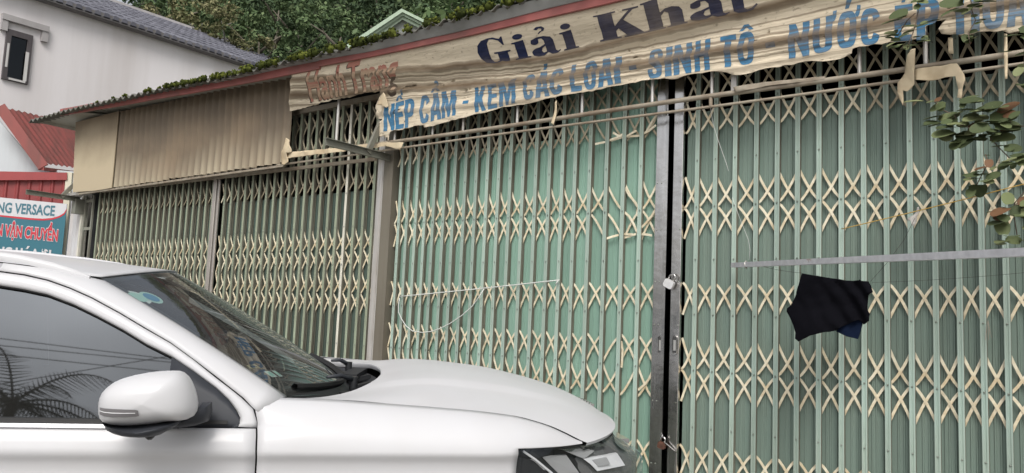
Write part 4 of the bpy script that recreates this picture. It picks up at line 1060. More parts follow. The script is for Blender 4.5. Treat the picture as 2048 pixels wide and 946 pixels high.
cpart('window_rubber', rows, M_rubber, fd)
# windscreen ----------------------------------------------------
def header(v): q = (v-.9)/.58; return Vector((-.455-.125*abs(q)**2.2, v, 1.543-.034*q*q))
def gbot(v): q = (v-.9)/.73; return Vector((.285-.215*q*q, v, 1.104+.040*q*q))
def glassP(s, t):
    a_ = header(.9+.575*(2*s-1)); b_ = gbot(.9+.73*(2*s-1)); p = a_.lerp(b_, t)
    bul = .014*4*t*(1-t)*(1-.35*(2*s-1)**2); return p + Vector((.48, 0, .87))*bul
rows = [[tuple(glassP(i/32, t/20)) for i in range(33)] for t in range(21)]
wsg = cpart('windscreen', rows, M_ws, None, False)[0]
# dark frit band and cowl edge
rows = [[tuple(glassP(i/32, t)-Vector((0, 0, .004))) for i in range(33)] for t in (.955, .98, 1.0)]
cpart('frit_band', rows, M_blackp, wsg, False)
rows = [[tuple(glassP(s_, t/20)-Vector((.0, 0, .003))) for s_ in (0., .012, .022)] for t in range(21)]
cpart('frit_band', rows, M_blackp, wsg, True)
rows = [[tuple(glassP(i/32, t)-Vector((0, 0, .004))) for i in range(33)] for t in (0., .012, .03)]
cpart('frit_band', rows, M_blackp, wsg, False)
# A pillar: from the door seam to the glass edge
sm = [(-.0,1.118+.02),(-.030,1.122),(-.060,1.150),(-.15,1.213),(-.225,1.264),(-.302,1.314),(-.39,1.360),(-.47,1.403),(-.56,1.447),(-.63,1.475),(-.70,1.497),(-.77,1.510),(-.844,1.517)]
sm[0] = (-.012, 1.108)
ge = []
for i, (u_, w_) in enumerate(sm):
    t = 1-i/10 if i <= 10 else 0
    if i <= 10:
        p = glassP(0, max(0, 1-i/9.3)); 
        if i/9.3 > 1: p = Vector((-.60, .30, 1.522))
        ge.append(p)
    else: ge.append(Vector((u_+.02, .285, 1.53+.0)))
ge[10] = Vector((-.64, .295, 1.517)); ge[11] = Vector((-.74, .285, 1.528)); ge[12] = Vector((-.86, .28, 1.538))
rows = []
for (u_, w_), g_ in zip(sm, ge):
    a_ = Vector((u_, gv(w_)-.002, w_)); r_ = []
    for k in range(8):
        t = k/7; p = a_.lerp(g_, t); p = p + Vector((.02, -.030, .022))*math.sin(math.pi*t)*.55; r_.append(tuple(p))
    rows.append(r_)
ap = cpart('a_pillar', rows, M_paint, thick=.003)
# filler between pillar foot and fender (short seam visible)
rows = []
for k in range(6):
    t = k/5; a_ = Vector((-.012+.10*t*0, 0, 0))
# roof ----------------------------------------------------------
def roofedge(u): return interpc([(-3.0, 1.46), (-2.6, 1.525), (-2.2, 1.543), (-1.6, 1.558), (-1.1, 1.552), (-.85, 1.538), (-.64, 1.518), (-.575, 1.508)], u)
def roofc(u): return interpc([(-3.0, 1.50), (-2.6, 1.565), (-2.0, 1.590), (-1.4, 1.597), (-1.0, 1.586), (-.8, 1.574), (-.6, 1.558), (-.455, 1.545)], u)
rows = []
NV = 24
for k in range(30):
    t = k/29; r_ = []
    for j in range(NV+1):
        s_ = j/NV; v_ = .9+.615*(2*s_-1)*(1-.06*0); q = 2*s_-1
        vh = .9+.575*q; hd_ = header(vh)
        uu_ = hd_.x+.004 + (-3.0-hd_.x)*t*t**.15
        vv = vh + (v_-vh)*min(1, t*6)
        w_ = roofc(uu_ if abs(q) < 1 else uu_) ; e_ = roofedge(uu_)
        if t < .001: w_ = hd_.z+.003
        else: w_ = e_+(w_-e_)*(1-abs(q)**2.3)
        r_.append((uu_-.0, vv, w_))
    rows.append(r_)
roof = cpart('roof', rows, M_paint, None, False, thick=.004)[0]
# side strip between door seam and roof edge behind the pillar
rows = []
for u_ in np.linspace(-3.0, -.842, 30):
    wso = interpc([(-2.75,1.335),(-2.45,1.445),(-2.12,1.503),(-1.8,1.525),(-1.5,1.535),(-1.07,1.535),(-.844,1.517)], u_) if u_ > -2.75 else 1.335
    a_ = Vector((u_, gv(wso)-.002, wso)); g_ = Vector((u_, .28, roofedge(u_)-.002))
    rows.append([tuple(a_.lerp(g_, k/6)+Vector((0, -.012, .012))*math.sin(math.pi*k/6)) for k in range(7)])
cpart('roof_side', rows, M_paint, thick=.003)
# roof rail: traced top line
rp = []
for u_, w_ in ((-.59, 1.515), (-.63, 1.527), (-.70, 1.547), (-.80, 1.566), (-.95, 1.582), (-1.2, 1.598), (-1.6, 1.604), (-2.1, 1.590), (-2.5, 1.560), (-2.65, 1.535)): rp.append((u_, .262, w_))
for k in range(2):
    bb = MB(); rr_ = []
    for i, (u_, v_, w_) in enumerate(rp):
        v2 = v_ if k == 0 else 1.8-v_; hh = .006 if i in (0, len(rp)-1) else .013
        rr_.append([cl_(u_, v2+a_*(.014 if hh > .01 else .009), w_+b_*hh-.008) for a_, b_ in ((-1,-1),(-1.1,0),(-.7,.9),(0,1.1),(.7,.9),(1.1,0),(1,-1))])
    bb.grid(rr_, True); n7 = len(bb.v); bb.f += [(0,1,2,3,4,5,6), tuple(n7-7+q for q in range(6, -1, -1))]; bb.m += [0, 0]
    rl = bb.local('roof_rail', M_paint, car, True, True, 60)
    bb = MB(); bb.grid([[cl_(u_, (v_+a_*.013) if k == 0 else 1.8-(v_+a_*.013), max(roofedge(u_)-.004, 1.51)+b_) for a_, b_ in ((-1, 0), (-1, .012), (1, .012), (1, 0))] for u_, v_, w_ in rp[1:-1]], True)
    bb.local('rail_gasket', M_seam, rl)
# tailgate / rear body
rows = []
for w_, u_ in ((1.50, -2.98), (1.40, -3.05), (1.25, -3.10), (1.12, -3.14)): rows.append([(u_-.05*(1-q*q), .9+(.60 if w_ > 1.3 else .64)*q, w_+.03*(1-q*q)) for q in np.linspace(-1, 1, 15)])
cpart('rear_glass', rows, M_side, None, False)
rows = []
for w_ in np.linspace(.30, 1.12, 12): rows.append([(-3.14-.10*(1-abs(q)**2.5)-(.06 if w_ < .6 else 0), .9+(.9-doorv(w_)-tailv(-3.14))*q, w_) for q in np.linspace(-1, 1, 21)])
cpart('tailgate', rows, M_paint, None, False)
for k in (0, 1):
    bb = MB(); vv = .16 if k == 0 else 1.64; bb.v = []; bb.box(*[x for x in (-3.2+.8, -3.06+.8, vv-.12-.9, vv+.12-.9, .86, 1.06)]); bb.local('tail_lamp', NM('tail_lamp_red').set((.3, .01, .01), .2) if k == 0 else MATS['tail_lamp_red'], car)
# hood ----------------------------------------------------------
def UCV(v): return smoothed([(-.73, .09), (-.7, .130), (-.6, .225), (-.5, .30), (-.4, .352), (-.3, .392), (-.15, .42), (0, .427), (.15, .42), (.3, .392), (.4, .352), (.5, .30), (.6, .225), (.7, .130), (.73, .09)], v-.9, .03)
def WRE(v): return smoothed([(0, 1.170), (.3, 1.163), (.45, 1.148), (.55, 1.138), (.65, 1.135), (.73, 1.141)], abs(v-.9), .03)
def hoodP(v, e, lift=0.):
    q = 1-((v-.9)/.73)**2; uc = UCV(v); un = noseu(v-.0)-.004
    if v > .9: un = noseu(1.8-v)-.004
    ws_ = smoothed([(0,1.144),(.14,1.139),(.436,1.122),(.604,1.111),(.75,1.094),(.867,1.062),(.956,1.022),(1,.998)], e, .03)
    wc_ = smoothed([(0,1.185),(.08,1.194),(.19,1.200),(.5,1.170),(.69,1.132),(.8,1.106),(.9,1.064),(.965,1.024),(1,1.0)], e, .03)
    a_ = abs(v-.9); ridge = .010*smst((.46-a_)/.05)*(1-smst((e-.55)/.4))*smst(e/.1)
    z_ = ws_*(1-q)+wc_*q + ridge - .004
    z_ += (WRE(v)-.003-(ws_*(1-q)+wc_*q-.004))*(1-smst(e/.34))
    return Vector((uc+(un-uc)*e, v, z_ + lift))
vs_ = [.172]+list(np.linspace(.185, .34, 6))+list(np.linspace(.38, .9, 15)); vs_ = vs_+[1.8-x for x in reversed(vs_[:-1])]
es = [0, .012, .03]+list(np.linspace(.06, .9, 26))+[.93, .955, .975, .99, 1.0]
rows = []
rows.append([tuple(hoodP(v_, 0)+Vector((.012, 0, -.022))) for v_ in vs_])
rows.append([tuple(hoodP(v_, 0)+Vector((.002, 0, -.006))) for v_ in vs_])
rows += [[tuple(hoodP(v_, e_)+Vector((.004*(e_ == 0), 0, 0))) for v_ in vs_] for e_ in es]
rows.append([tuple(hoodP(v_, 1)+Vector((-.006, 0, -.012))) for v_ in vs_])
hood = cpart('hood', rows, M_paint, None, False, angle=50)[0]
bbx = MB()
for v_ in (.80, .84, .88, .92, .96, 1.0): p = hoodP(v_, .93); bbx.box(*(lambda c: (c[0]-.008, c[0]+.008, c[1]-.009, c[1]+.009, c[2]-.002, c[2]+.010))(cl_(*p)))
bbx.local('badge', M_chrome, hood)
# dark under-structure (fills panel gaps)
rows = [[tuple(hoodP(v_, e_)+Vector((0, 0, -.03))) for v_ in vs_] for e_ in (0.05, .3, .6, .9, .99)]
cpart('under_hood', rows, M_seam, None, False)
rows = []
for u_ in np.linspace(-3.0, 1.0, 60):
    hi = 1.05 if u_ < 0 else min(1.08, wtop(u_)-.03)
    rows.append([(u_, sidev(u_, w_)+.022, w_) for w_ in np.linspace(wbot(u_)+.02, hi, 14)])
cpart('inner_body', rows, M_seam)
rows = []
for (u_, w_), (u2, w2) in zip(sm[1:], sm[1:]): rows.append([(u_-.03, gv(w_)+.03, w_-.03), (u_+.04, gv(w_)+.035, w_+.02)])
cpart('inner_pillar', rows, M_seam)
# cowl tray -----------------------------------------------------
rows = []
for k, (t, dz) in enumerate(((0, .012), (.08, -.01), (.25, -.035), (.5, -.042), (.8, -.036), (.97, -.022), (1.06, -.02))):
    r_ = []
    for v_ in np.linspace(.175, 1.625, 41):
        a_ = gbot(v_); b_ = hoodP(v_, 0); p = a_.lerp(b_, t); wz = a_.z + (b_.z-a_.z)*.45*t + dz*(1-((v_-.9)/.74)**6)
        r_.append((p.x-.006, v_, wz+ (.004*math.sin(v_*140) if 1 < k < 5 else 0)))
    rows.append(r_)
cowl = cpart('cowl_tray', rows, M_grain, None, False, angle=30)[0]
for v0 in (.55, .80, 1.05, 1.25):       # raised ribs and vent boxes on the tray
    bb = MB(); a_ = gbot(v0); b_ = hoodP(v0, 0); c_ = a_.lerp(b_, .55)
    bb.bar(cl_(a_.x+.02, v0, a_.z-.012), cl_(b_.x-.02, v0+.03, b_.z-.050), .022, .02); bb.local('vent_rib', M_blackp, cowl)
bb = MB(); bb.bar(cl_(.30, 1.0, 1.120), cl_(.36, 1.24, 1.125), .07, .02); bb.local('vent_box', M_grain, cowl)
# wipers
def wiper(v0, v1, s0, t0, s1, t1):
    piv = Vector((gbot(v0).x+.055, v0, 1.152)); bb = MB()
    A_ = glassP(s0, t0)+Vector((.010, 0, .020)); B_ = glassP(s1, t1)+Vector((.010, 0, .020)); M_ = A_.lerp(B_, .5)+Vector((.012, 0, .018))
    bb.tube([cl_(*(piv+Vector((0, 0, -.03)))), cl_(*(piv+Vector((0, 0, .012))))], .016, 10)
    o = bb.local('wiper', M_blackp, car, True, True, 40)
    bb = MB(); bb.tube([cl_(*piv), cl_(*piv.lerp(M_, .5)+Vector((0, 0, .012))), cl_(*M_)], [.011, .009, .006], 7); bb.local('arm', M_satin, o, True)
    n = 9; bb = MB(); rr_ = []
    for i in range(n):
        t = i/(n-1); s_ = s0+(s1-s0)*t; tt = t0+(t1-t0)*t; p = glassP(s_, tt)
        rr_.append([cl_(*(p+Vector((dx, 0, dz)))) for dx, dz in ((-.004, .002), (-.012, .014), (-.002, .026), (.010, .024), (.012, .012), (.004, .002))])
    bb.grid(rr_, True); bb.local('blade', M_rubber, o, True, True, 30)
wiper(.62, 0, .055, .962, .43, .985)
wiper(1.20, 0, .50, .985, .86, .93)
# headlight -----------------------------------------------------
hlt = [(.845,1.002),(.90,1.003),(1.0,.999),(1.12,.991),(1.20,.990),(1.27,.992),(1.31,.985),(1.345,.962),(1.375,.92),(1.395,.87)]
hll = [(.832,.80),(.90,.78),(1.0,.76),(1.12,.75),(1.20,.745),(1.27,.74),(1.31,.74),(1.345,.74),(1.375,.74),(1.395,.74)]
def lens(off, du=0.):
    rows = []
    for (u_, w_), (ul, wl) in zip(hlt, hll):
        r_ = []
        for k in range(8):
            t = k/7; uu_ = u_+(ul-u_)*t + (-.06*t*t if u_ < .86 else 0)*.2; ww = w_+(wl-w_)*t
            r_.append((uu_-du+nshift(ww)*smst((uu_-.88)/.35), nosev(uu_)+(.004 if ww < .985 else .012)+off+.03*smst((ww-.985)/.03)*smst((uu_-1.1)/.1), ww))
        rows.append(r_)
    return rows
hl = cpart('headlight', lens(0.0), M_lens)
M_hlin = NM('headlight_bezel').set((.24, .24, .245), .25, .4)
cpart('bezel', lens(.045, .012), M_hlin, hl)
M_refl = NM('reflector').set((.82, .82, .84), .35, .1); M_greyb = NM('grey_bezel').set((.45, .45, .46), .35, .2)
def onnose(px, py, off):
    best = None
    for i in range(130):
        q_ = .84+.0047*i; v_ = nosev(q_)+off; u_, vv, w_ = BC(px, py, v_); e_ = abs(u_-(q_+nshift(w_)*smst((q_-.88)/.35)))
        if best is None or e_ < best[0]: best = (e_, u_, vv, w_)
    return best[1:]
def hlbar(pix, v_, mat, name, wd=.012):
    for k in (0, 1):
        bb = MB(); pts = []
        for px, py, vo in pix:
            u_, vv, w_ = onnose(px, py, .026); pts.append(cl_(u_, vv if k == 0 else 1.8-vv, w_))
        for a_, b_ in zip(pts[:-1], pts[1:]): bb.bar(a_, b_, .012, wd)
        bb.local(name, mat, hl[k])
hlbar([(1046, 901, .02), (1070, 918, .03), (1108, 950, .05)], 0, M_refl, 'chrome_strip', .007)
hlbar([(1050, 899.5, .02), (1160, 893, .16)], 0, M_blackp, 'upper_edge', .010)
hlbar([(1060, 903, .03), (1098, 934, .07), (1112, 948, .08)], 0, M_blackp, 'inner_edge', .014)
M_hlin2 = NM('faceted_reflector').set((.30, .31, .30), .15, .8)
def hlquad(pix, mat, name):
    for k in (0, 1):
        bb = MB(); ps = [onnose(px, py, .034) for px, py, vo in pix]; q = [cl_(u_, v_ if k == 0 else 1.8-v_, w_) for u_, v_, w_ in ps]
        q2 = [(x, y+(.02 if k == 0 else -.02), z) for x, y, z in q]; n = len(q)
        bb.add(q+q2, [tuple(range(n))]+[(i, (i+1) % n, n+(i+1) % n, n+i) for i in range(n)]); bb.local(name, mat, hl[k])
hlquad([(1046, 903, 0), (1072, 922, 0), (1102, 948, 0), (1100, 954, 0), (1034, 954, 0), (1037, 930, 0)], M_refl, 'corner_reflector')
hlquad([(1082, 911, .06), (1134, 912, .12), (1160, 948, .14), (1118, 948, .10)], M_greyb, 'reflector')
hlquad([(1130, 903, .14), (1168, 898, .20), (1190, 905, .24), (1170, 920, .22)], M_greyb, 'reflector')
hlquad([(1168, 920, .2), (1236, 912, .32), (1252, 936, .36), (1196, 945, .27), (1184, 932, .24)], M_refl, 'reflector')
hlquad([(1110, 897, 0), (1158, 895, 0), (1196, 888, 0), (1212, 896, 0), (1180, 903, 0), (1140, 905, 0)], M_hlin2, 'side_reflector')
hlquad([(1228, 880, 0), (1248, 890, 0), (1258, 908, 0), (1244, 904, 0), (1232, 892, 0)], M_hlin2, 'side_reflector')
hlquad([(1186, 923, .21), (1215, 919, .27), (1222, 932, .28), (1198, 936, .24)], M_greyb, 'reflector')
# bumper and grille
def nosering(w_, back=0., v0=.02, n=28):
    out = []
    for i in range(n+1):
        a_ = math.pi/2*i/n; u_ = .70+(.75)*math.sin(a_)-back; v_ = .88*(1-math.cos(a_))+.02; out.append((u_+nshift(w_)*math.sin(a_), v_, w_))
    return out
rows = []
for w_, bk in ((.20, .06), (.24, .02), (.36, -.01), (.50, -.015), (.62, .0), (.735, .012)): 
    rows.append([(u_, v_+(.0 if w_ > .3 else .02), w_) for u_, v_, w_ in nosering(w_, bk)][3:])
cpart('front_bumper', rows, M_paint)
rows = []
for w_, bk in ((.735, .05), (.85, .04), (.95, .05), (1.0, .055)): rows.append(nosering(w_, bk)[2:])
cpart('grille', rows, M_blackp)
bb = MB()
for w_ in (.79, .85, .91): bb.box(1.42+.8, 1.485+.8, -.28, .28, w_, w_+.02)
bb.local('grille_bar', M_chrome, car)
rows = []
for u_ in (.845, .78, .795): pass
# wheels --------------------------------------------------------
def wheel(u_, v_, sgn):
    t = empty('wheel'); t.parent = car; t.location = cl_(u_, v_, .345-ROLLC*(v_-.1))
    bb = MB(); prof = [(.215, -.10), (.26, -.115), (.32, -.11), (.343, -.085), (.345, 0), (.343, .085), (.32, .11), (.26, .115), (.215, .10)]
    rows = [[(r_*math.cos(a_), y_, r_*math.sin(a_)) for r_, y_ in prof] for a_ in np.linspace(0, 2*math.pi, 41)]
    bb.grid(rows); bb.local('tyre', M_rubber, t, True, True, 50)
    bb = MB(); y0 = -.085*sgn
    rows = [[(r_*math.cos(a_), y_*sgn, r_*math.sin(a_)) for r_, y_ in ((.222, -.10), (.215, -.05), (.20, .08), (.05, .09))] for a_ in np.linspace(0, 2*math.pi, 41)]
    bb.grid(rows)
    for k in range(5):
        a_ = 2*math.pi*k/5
        for da in (-.16, .16): bb.bar((.03*math.cos(a_), y0, .03*math.sin(a_)), (.212*math.cos(a_+da), y0, .212*math.sin(a_+da)), .03, .03, (0, 1, 0))
    bb.tube([(0, y0-.02*sgn, 0), (0, y0+.03*sgn, 0)], .05, 14); bb.local('rim', NM('alloy').set((.4, .4, .42), .3, .9) if 'alloy' not in MATS else MATS['alloy'], t)
for u_ in (.43, -2.19):
    wheel(u_, .13, 1); wheel(u_, 1.67, -1)
# floor, interior ---------------------------------------------
MB().box(-2.9+.8, 1.1+.8, -.72, .72, .25, .32).local('floor_pan', M_seam, car)
bb = MB(); rr_ = []
for u_, w_ in ((.24, 1.05), (.18, 1.075), (.02, 1.085), (-.12, 1.075), (-.2, 1.02), (-.22, .7)): rr_.append([cl_(u_-.10*q*q, .9+.70*q, w_-.02*q*q+(.03 if q > .2 and q < .75 and u_ < 0 else 0)) for q in np.linspace(-1, 1, 21)])
bb.grid(rr_); bb.local('dashboard', M_int, car, True)
for v_ in (.50, 1.30):
    bb = MB(); seat = []
    for k, (u_, w_, hw) in enumerate(((-.70, .55, .22), (-.72, .62, .24), (-1.05, .60, .24), (-1.10, .70, .24), (-1.2, 1.15, .20), (-1.24, 1.17, .15))):
        pass
    bb.bar(cl_(-.68, v_, .56), cl_(-1.15, v_, .52), .46, .14); bb.bar(cl_(-1.12, v_, .55), cl_(-1.30, v_, 1.16), .13, .46, (1, 0, 0)); 
    bb.bar(cl_(-1.29, v_, 1.18), cl_(-1.33, v_, 1.36), .09, .24, (1, 0, 0)); bb.local('seat', M_int, car)
bb = MB(); c_ = Vector(cl_(-.42, 1.28, .98)); n_ = Vector((-.9, 0, .42)).normalized(); s_ = n_.orthogonal().normalized(); t_ = n_.cross(s_)
bb.tube([c_+(s_*math.cos(a_)+t_*math.sin(a_))*.185 for a_ in np.linspace(0, 2*math.pi, 25)], .014, 8); bb.bar(c_-s_*.18, c_+s_*.18, .05, .02); bb.bar(c_, c_+Vector((.25, 0, -.1)), .06, .06)
bb.local('steering_wheel', M_int, car)
bb = MB(); p = glassP(.5, .12); bb.bar(cl_(p.x-.04, .78, p.z-.06), cl_(p.x-.04, 1.02, p.z-.06), .02, .07); bb.local('inner_mirror', M_blackp, car)
rows = [[tuple(Vector(p)-Vector((0, 0, .035))) for p in r_] for r_ in [[(u_, .9+.56*q, roofc(u_)-.012-.05*abs(q)**2.3) for q in np.linspace(-1, 1, 11)] for u_ in np.linspace(-2.9, -.56, 12)]]
cpart('headliner', rows, M_intl, None, False)
rows = []
for k in range(9):
    t = k/8; p = glassP(.045, .03+.93*t); q = glassP(0.012, .03+.93*t); rows.append([(q.x-.02, q.y+.01, q.z-.02), (p.x-.03, p.y+.05*(1-t*.6), p.z-.045)])
cpart('pillar_lining', rows, M_intl)
# stickers behind the glass
gt = {}
for i in range(101):
    for j in range(81):
        s_, t_ = i/100*.5, j/80; gt[(s_, t_)] = CW(*glassP(s_, t_))
def onglass(px, py): return min(gt, key=lambda k: (gt[k][0]-px)**2+(gt[k][1]-py)**2)
def sticker(px, py, r0, r1, mats, name='sticker', square=False):
    s0, t0 = onglass(px, py); c_ = glassP(s0, t0); ex = (glassP(s0+.01, t0)-c_).normalized(); ey = (glassP(s0, t0+.01)-c_).normalized(); nn = ex.cross(ey).normalized(); nn = nn if nn.z < 0 else -nn
    for k, mt in enumerate(mats):
        bb = MB(); n = 24; f_ = 1-.28*k
        pts = [(math.cos(2*math.pi*i/n), math.sin(2*math.pi*i/n)) for i in range(n)] if not square else [(-1, -1), (1, -1), (1, 1), (-1, 1)]
        vs = [cl_(*(c_+ex*a_*r0*f_+ey*b_*r1*f_+nn*(.003-.0008*k))) for a_, b_ in pts]; bb.add(vs, [tuple(range(len(vs)))]); bb.local(name, mt, wsg, fixn=False)
M_stw = NM('sticker_white').set((.8, .85, .83), .5); M_stb = NM('sticker_blue').set((.03, .28, .50), .5); M_stg = NM('sticker_pale_green').set((.50, .75, .68), .5); M_sty = NM('label_yellow').set((.45, .40, .18), .5)
sticker(303, 593, .040, .040, [M_stg, M_stb]); sticker(276, 592, .044, .044, [M_stw, M_stg])
sticker(543, 747, .020, .018, [M_stw, M_stg], square=True); sticker(555, 745, .012, .018, [M_stw, M_stg], square=True); sticker(506, 731.5, .030, .010, [M_sty, M_int], square=True)
# side mirror ---------------------------------------------------
mo = [(408,660),(409,642),(414,620),(425,598),(440,582),(468,562),(500,548),(550,534),(600,525),(650,519),(700,517),(728,518),(748,525),(768,543),(782,565),(794,595),(802,625),(806,655),(802,680),(790,699),(770,709),(735,714),(700,716),(650,723),(600,729),(550,733),(500,734),(460,730),(430,722),(414,705),(408,685)]
mo = [(a_/2.03, 480+b_/2.03) for a_, b_ in mo]
def inflate(outline, vc, hv, name, mat, parent, cshift=(0, 0), n=12, e=2.4):
    pts = [BC(px, py, vc) for px, py in outline]; cu_ = sum(p[0] for p in pts)/len(pts)+cshift[0]; cw_ = sum(p[2] for p in pts)/len(pts)+cshift[1]
    for k in (0, 1):
        rows = []
        for i in range(n+1):
            a_ = -math.pi/2+math.pi*i/n; sc_ = max(.002, abs(math.cos(a_))**(2/e)); dv = abs(math.sin(a_))**(2/e)*(1 if a_ > 0 else -1)*hv
            rows.append([cl_(cu_+(u_-cu_)*sc_, (vc+dv) if k == 0 else 1.8-(vc+dv), cw_+(w_-cw_)*sc_) for u_, v_, w_ in pts])
        bb = MB(); bb.grid(rows, True); o = bb.local(name, mat, parent[k] if isinstance(parent, list) else parent, True, True, 60)
        yield o
mirr = list(inflate(mo, -.135, .105, 'side_mirror', M_paint, fd))
lo_ = [(424,716),(440,728),(500,734),(560,732),(620,727),(680,718),(730,713),(735,722),(715,738),(690,750),(665,764),(630,771),(590,773),(545,771),(500,765),(465,755),(440,742)]
list(inflate([(a_/2.03, 480+(b_+3)/2.03) for a_, b_ in lo_], -.14, .10, 'lower_shell', M_satin, mirr))
ar = [(690,722),(740,712),(795,700),(820,655),(860,652),(862,690),(850,725),(800,742),(740,750),(690,752),(682,738)]
list(inflate([(a_/2.03, 480+b_/2.03) for a_, b_ in ar], -.02, .065, 'mirror_arm', M_satin, mirr))
cm = [(590,765),(600,757),(622,757),(632,768),(630,782),(618,794),(604,795),(592,785)]
list(inflate([(a_/2.03, 480+b_/2.03) for a_, b_ in cm], -.17, .022, 'camera_pod', M_blackp, mirr))
# turn signal strip: laid on the outer face of the housing
tsg = [BC(a_/2.03, 480+b_/2.03, -.215) for a_, b_ in ((410,662),(440,660),(500,659),(560,660),(576,664),(577,672),(578,688),(560,690),(500,694),(440,695),(412,690),(405,678))]
M_ts = NM('turn_signal_lens').set((.16, .155, .16), .15)
tu = [BC(a_/2.03, 480+b_/2.03, -.2) for a_, b_ in ((406,661),(430,661),(470,660),(520,660),(565,661),(577,664))]
td = [BC(a_/2.03, 480+b_/2.03, -.2) for a_, b_ in ((405,690),(430,694),(470,695),(520,693),(565,690),(578,687))]
pts_m = [BC(px, py, -.135) for px, py in mo]; cu_m = sum(p[0] for p in pts_m)/len(pts_m); cw_m = sum(p[2] for p in pts_m)/len(pts_m)
def surfv(u_, w_):          # depth of the inflated housing surface at (u,w)
    best = 0
    ang = math.atan2(w_-cw_m, u_-cu_m); rad = math.hypot(u_-cu_m, w_-cw_m)
    n = len(pts_m); rr2 = None
    for i in range(n):
        a0 = math.atan2(pts_m[i][2]-cw_m, pts_m[i][0]-cu_m); a1 = math.atan2(pts_m[(i+1) % n][2]-cw_m, pts_m[(i+1) % n][0]-cu_m)
        d0 = (ang-a0+math.pi) % (2*math.pi)-math.pi; d1 = (ang-a1+math.pi) % (2*math.pi)-math.pi
        if d0*d1 <= 0 and abs(d0) < 1 and abs(d1) < 1:
            t = abs(d0)/(abs(d0)+abs(d1)+1e-9); r0 = math.hypot(pts_m[i][0]-cu_m, pts_m[i][2]-cw_m); r1 = math.hypot(pts_m[(i+1) % n][0]-cu_m, pts_m[(i+1) % n][2]-cw_m); rr2 = r0+(r1-r0)*t; break
    q = min(.995, rad/(rr2 or .1)); return -.135-.105*(1-q**2.4)**(1/2.4)
for k in (0, 1):
    rows = []
    for a_, b_ in zip(tu, td):
        r_ = []
        for j in range(5):
            t = j/4; u_ = a_[0]+(b_[0]-a_[0])*t; w_ = a_[2]+(b_[2]-a_[2])*t; v_ = surfv(u_, w_)-.0035; r_.append(cl_(u_, v_ if k == 0 else 1.8-v_, w_))
        rows.append(r_)
    bb = MB(); bb.grid(rows); o = bb.local('turn_signal', M_ts, mirr[k], True)
    rows2 = []
    for a_, b_ in zip(tu, td):
        u0, w0_ = a_[0], a_[2]; u1, w1_ = b_[0], b_[2]; r_ = []
        for t in (.42, .52):
            u_ = u0+(u1-u0)*t; w_ = w0_+(w1_-w0_)*t; v_ = surfv(u_, w_)-.0048; r_.append(cl_(u_, v_ if k == 0 else 1.8-v_, w_))
        rows2.append(r_)
    bb = MB(); bb.grid(rows2[:-1]); bb.local('signal_line', M_refl, o, True)

# ================================================================ LEFT BACKGROUND: tall house, red shed house, sign
M_wall = worn('house_wall_grey', (.77, .74, .75), (.60, .56, .55), .9, .85, True, .45, var=0)
M_wtrim = worn('house_trim', (.46, .44, .44), (.3, .28, .28), .6, .8, True, 1)
house = empty('grey_house', (-18, 3, 0), 0, 'tall grey rendered house with a tiled roof and one dark window at the left', 'house')
MB().box(-27, -18, -2.5, 14, 0, 7.75).build('wall', M_wall, house)
ezA, ezB = FX(110, 0, -18), FX(487, 130, -18); EZ = (ezA.z+ezB.z)/2
d_ = ray(373, 60); SL = .42
t_ = (EZ + SL*(-18-CAM.x) - CAM.z)/(d_.z + SL*d_.x); RG = CAM + d_*t_          # a point of the ridge
m = NM('roof_tile_grey'); M_tile = m.set(m.mix(m.island(), (.085, .085, .105), (.16, .16, .19)), .55)
M_under = worn('eave_board', (.16, .15, .15), (.1, .1, .1), .5, .8)
ridge_x = RG.x; yA, yB = -3.2, FX(487, 130, -18).y+ .25
bb = MB(); wid = .20; rows_n = 8; y = yA
while y < yB+8:
    for k in range(rows_n):
        t0, t1 = k/rows_n, (k+1)/rows_n; x0, x1 = -17.75+(ridge_x+17.75)*t0, -17.75+(ridge_x+17.75)*(t1+.25/rows_n)
        z0, z1 = EZ+.05+SL*(-17.75-x0)-SL*.25+.035, EZ+.05+SL*(-17.75-x1)-SL*.25
        vs = []
        for (xx, zz) in ((x0, z0), (x1, z1)):
            for j, h_ in ((.12, -.05), (.22, .05), (.5, .065), (.74, .05), (.84, -.05)): vs.append((xx, y+wid*j, zz+h_))
        vs += [(x0, y, z0-.03), (x0, y+wid*.96, z0-.03)]
        bb.add(vs, [(0,1,6,5),(1,2,7,6),(2,3,8,7),(3,4,9,8),(10,11,4,3,2,1,0)])
    y += wid
o = bb.build('roof_tiles', M_tile, house, fixn=False); o['kind'] = 'stuff'
rz_ = EZ+.05+SL*(-18-ridge_x)+.06
MB().bar((ridge_x, yA, rz_), (ridge_x, yB+8, rz_), .12, .12).build('ridge', M_wtrim, house)
MB().box(-18.0, -17.78, yA, yB+8, EZ-.10, EZ-.06).build('eave_board', M_under, house)
MB().box(-17.80, -17.76, yA, yB+8, EZ-.10, EZ+.02).build('gutter', M_under, house)
bb = MB(); bb.add([(-27, yA, EZ-.06), (-18, yA, EZ-.06), (ridge_x, yA, rz_), (-27, yB+8, EZ-.06), (-18, yB+8, EZ-.06), (ridge_x, yB+8, rz_)], [(0,1,2),(3,5,4),(0,2,5,3)]); bb.build('gable', M_wall, house)
wz = [FX(a_, b_, -18) for a_, b_ in ((13,54),(64,76),(1.6,157),(52,170))]
y0, y1 = wz[0].y-.02, wz[1].y; z1 = (wz[0].z+wz[1].z)/2; z0 = (wz[2].z+wz[3].z)/2
y0 = min(wz[0].y, wz[2].y); y1 = max(wz[1].y, wz[3].y)
M_wglass = glass_mat('house_window_glass', (.25, .26, .27), 1.5)
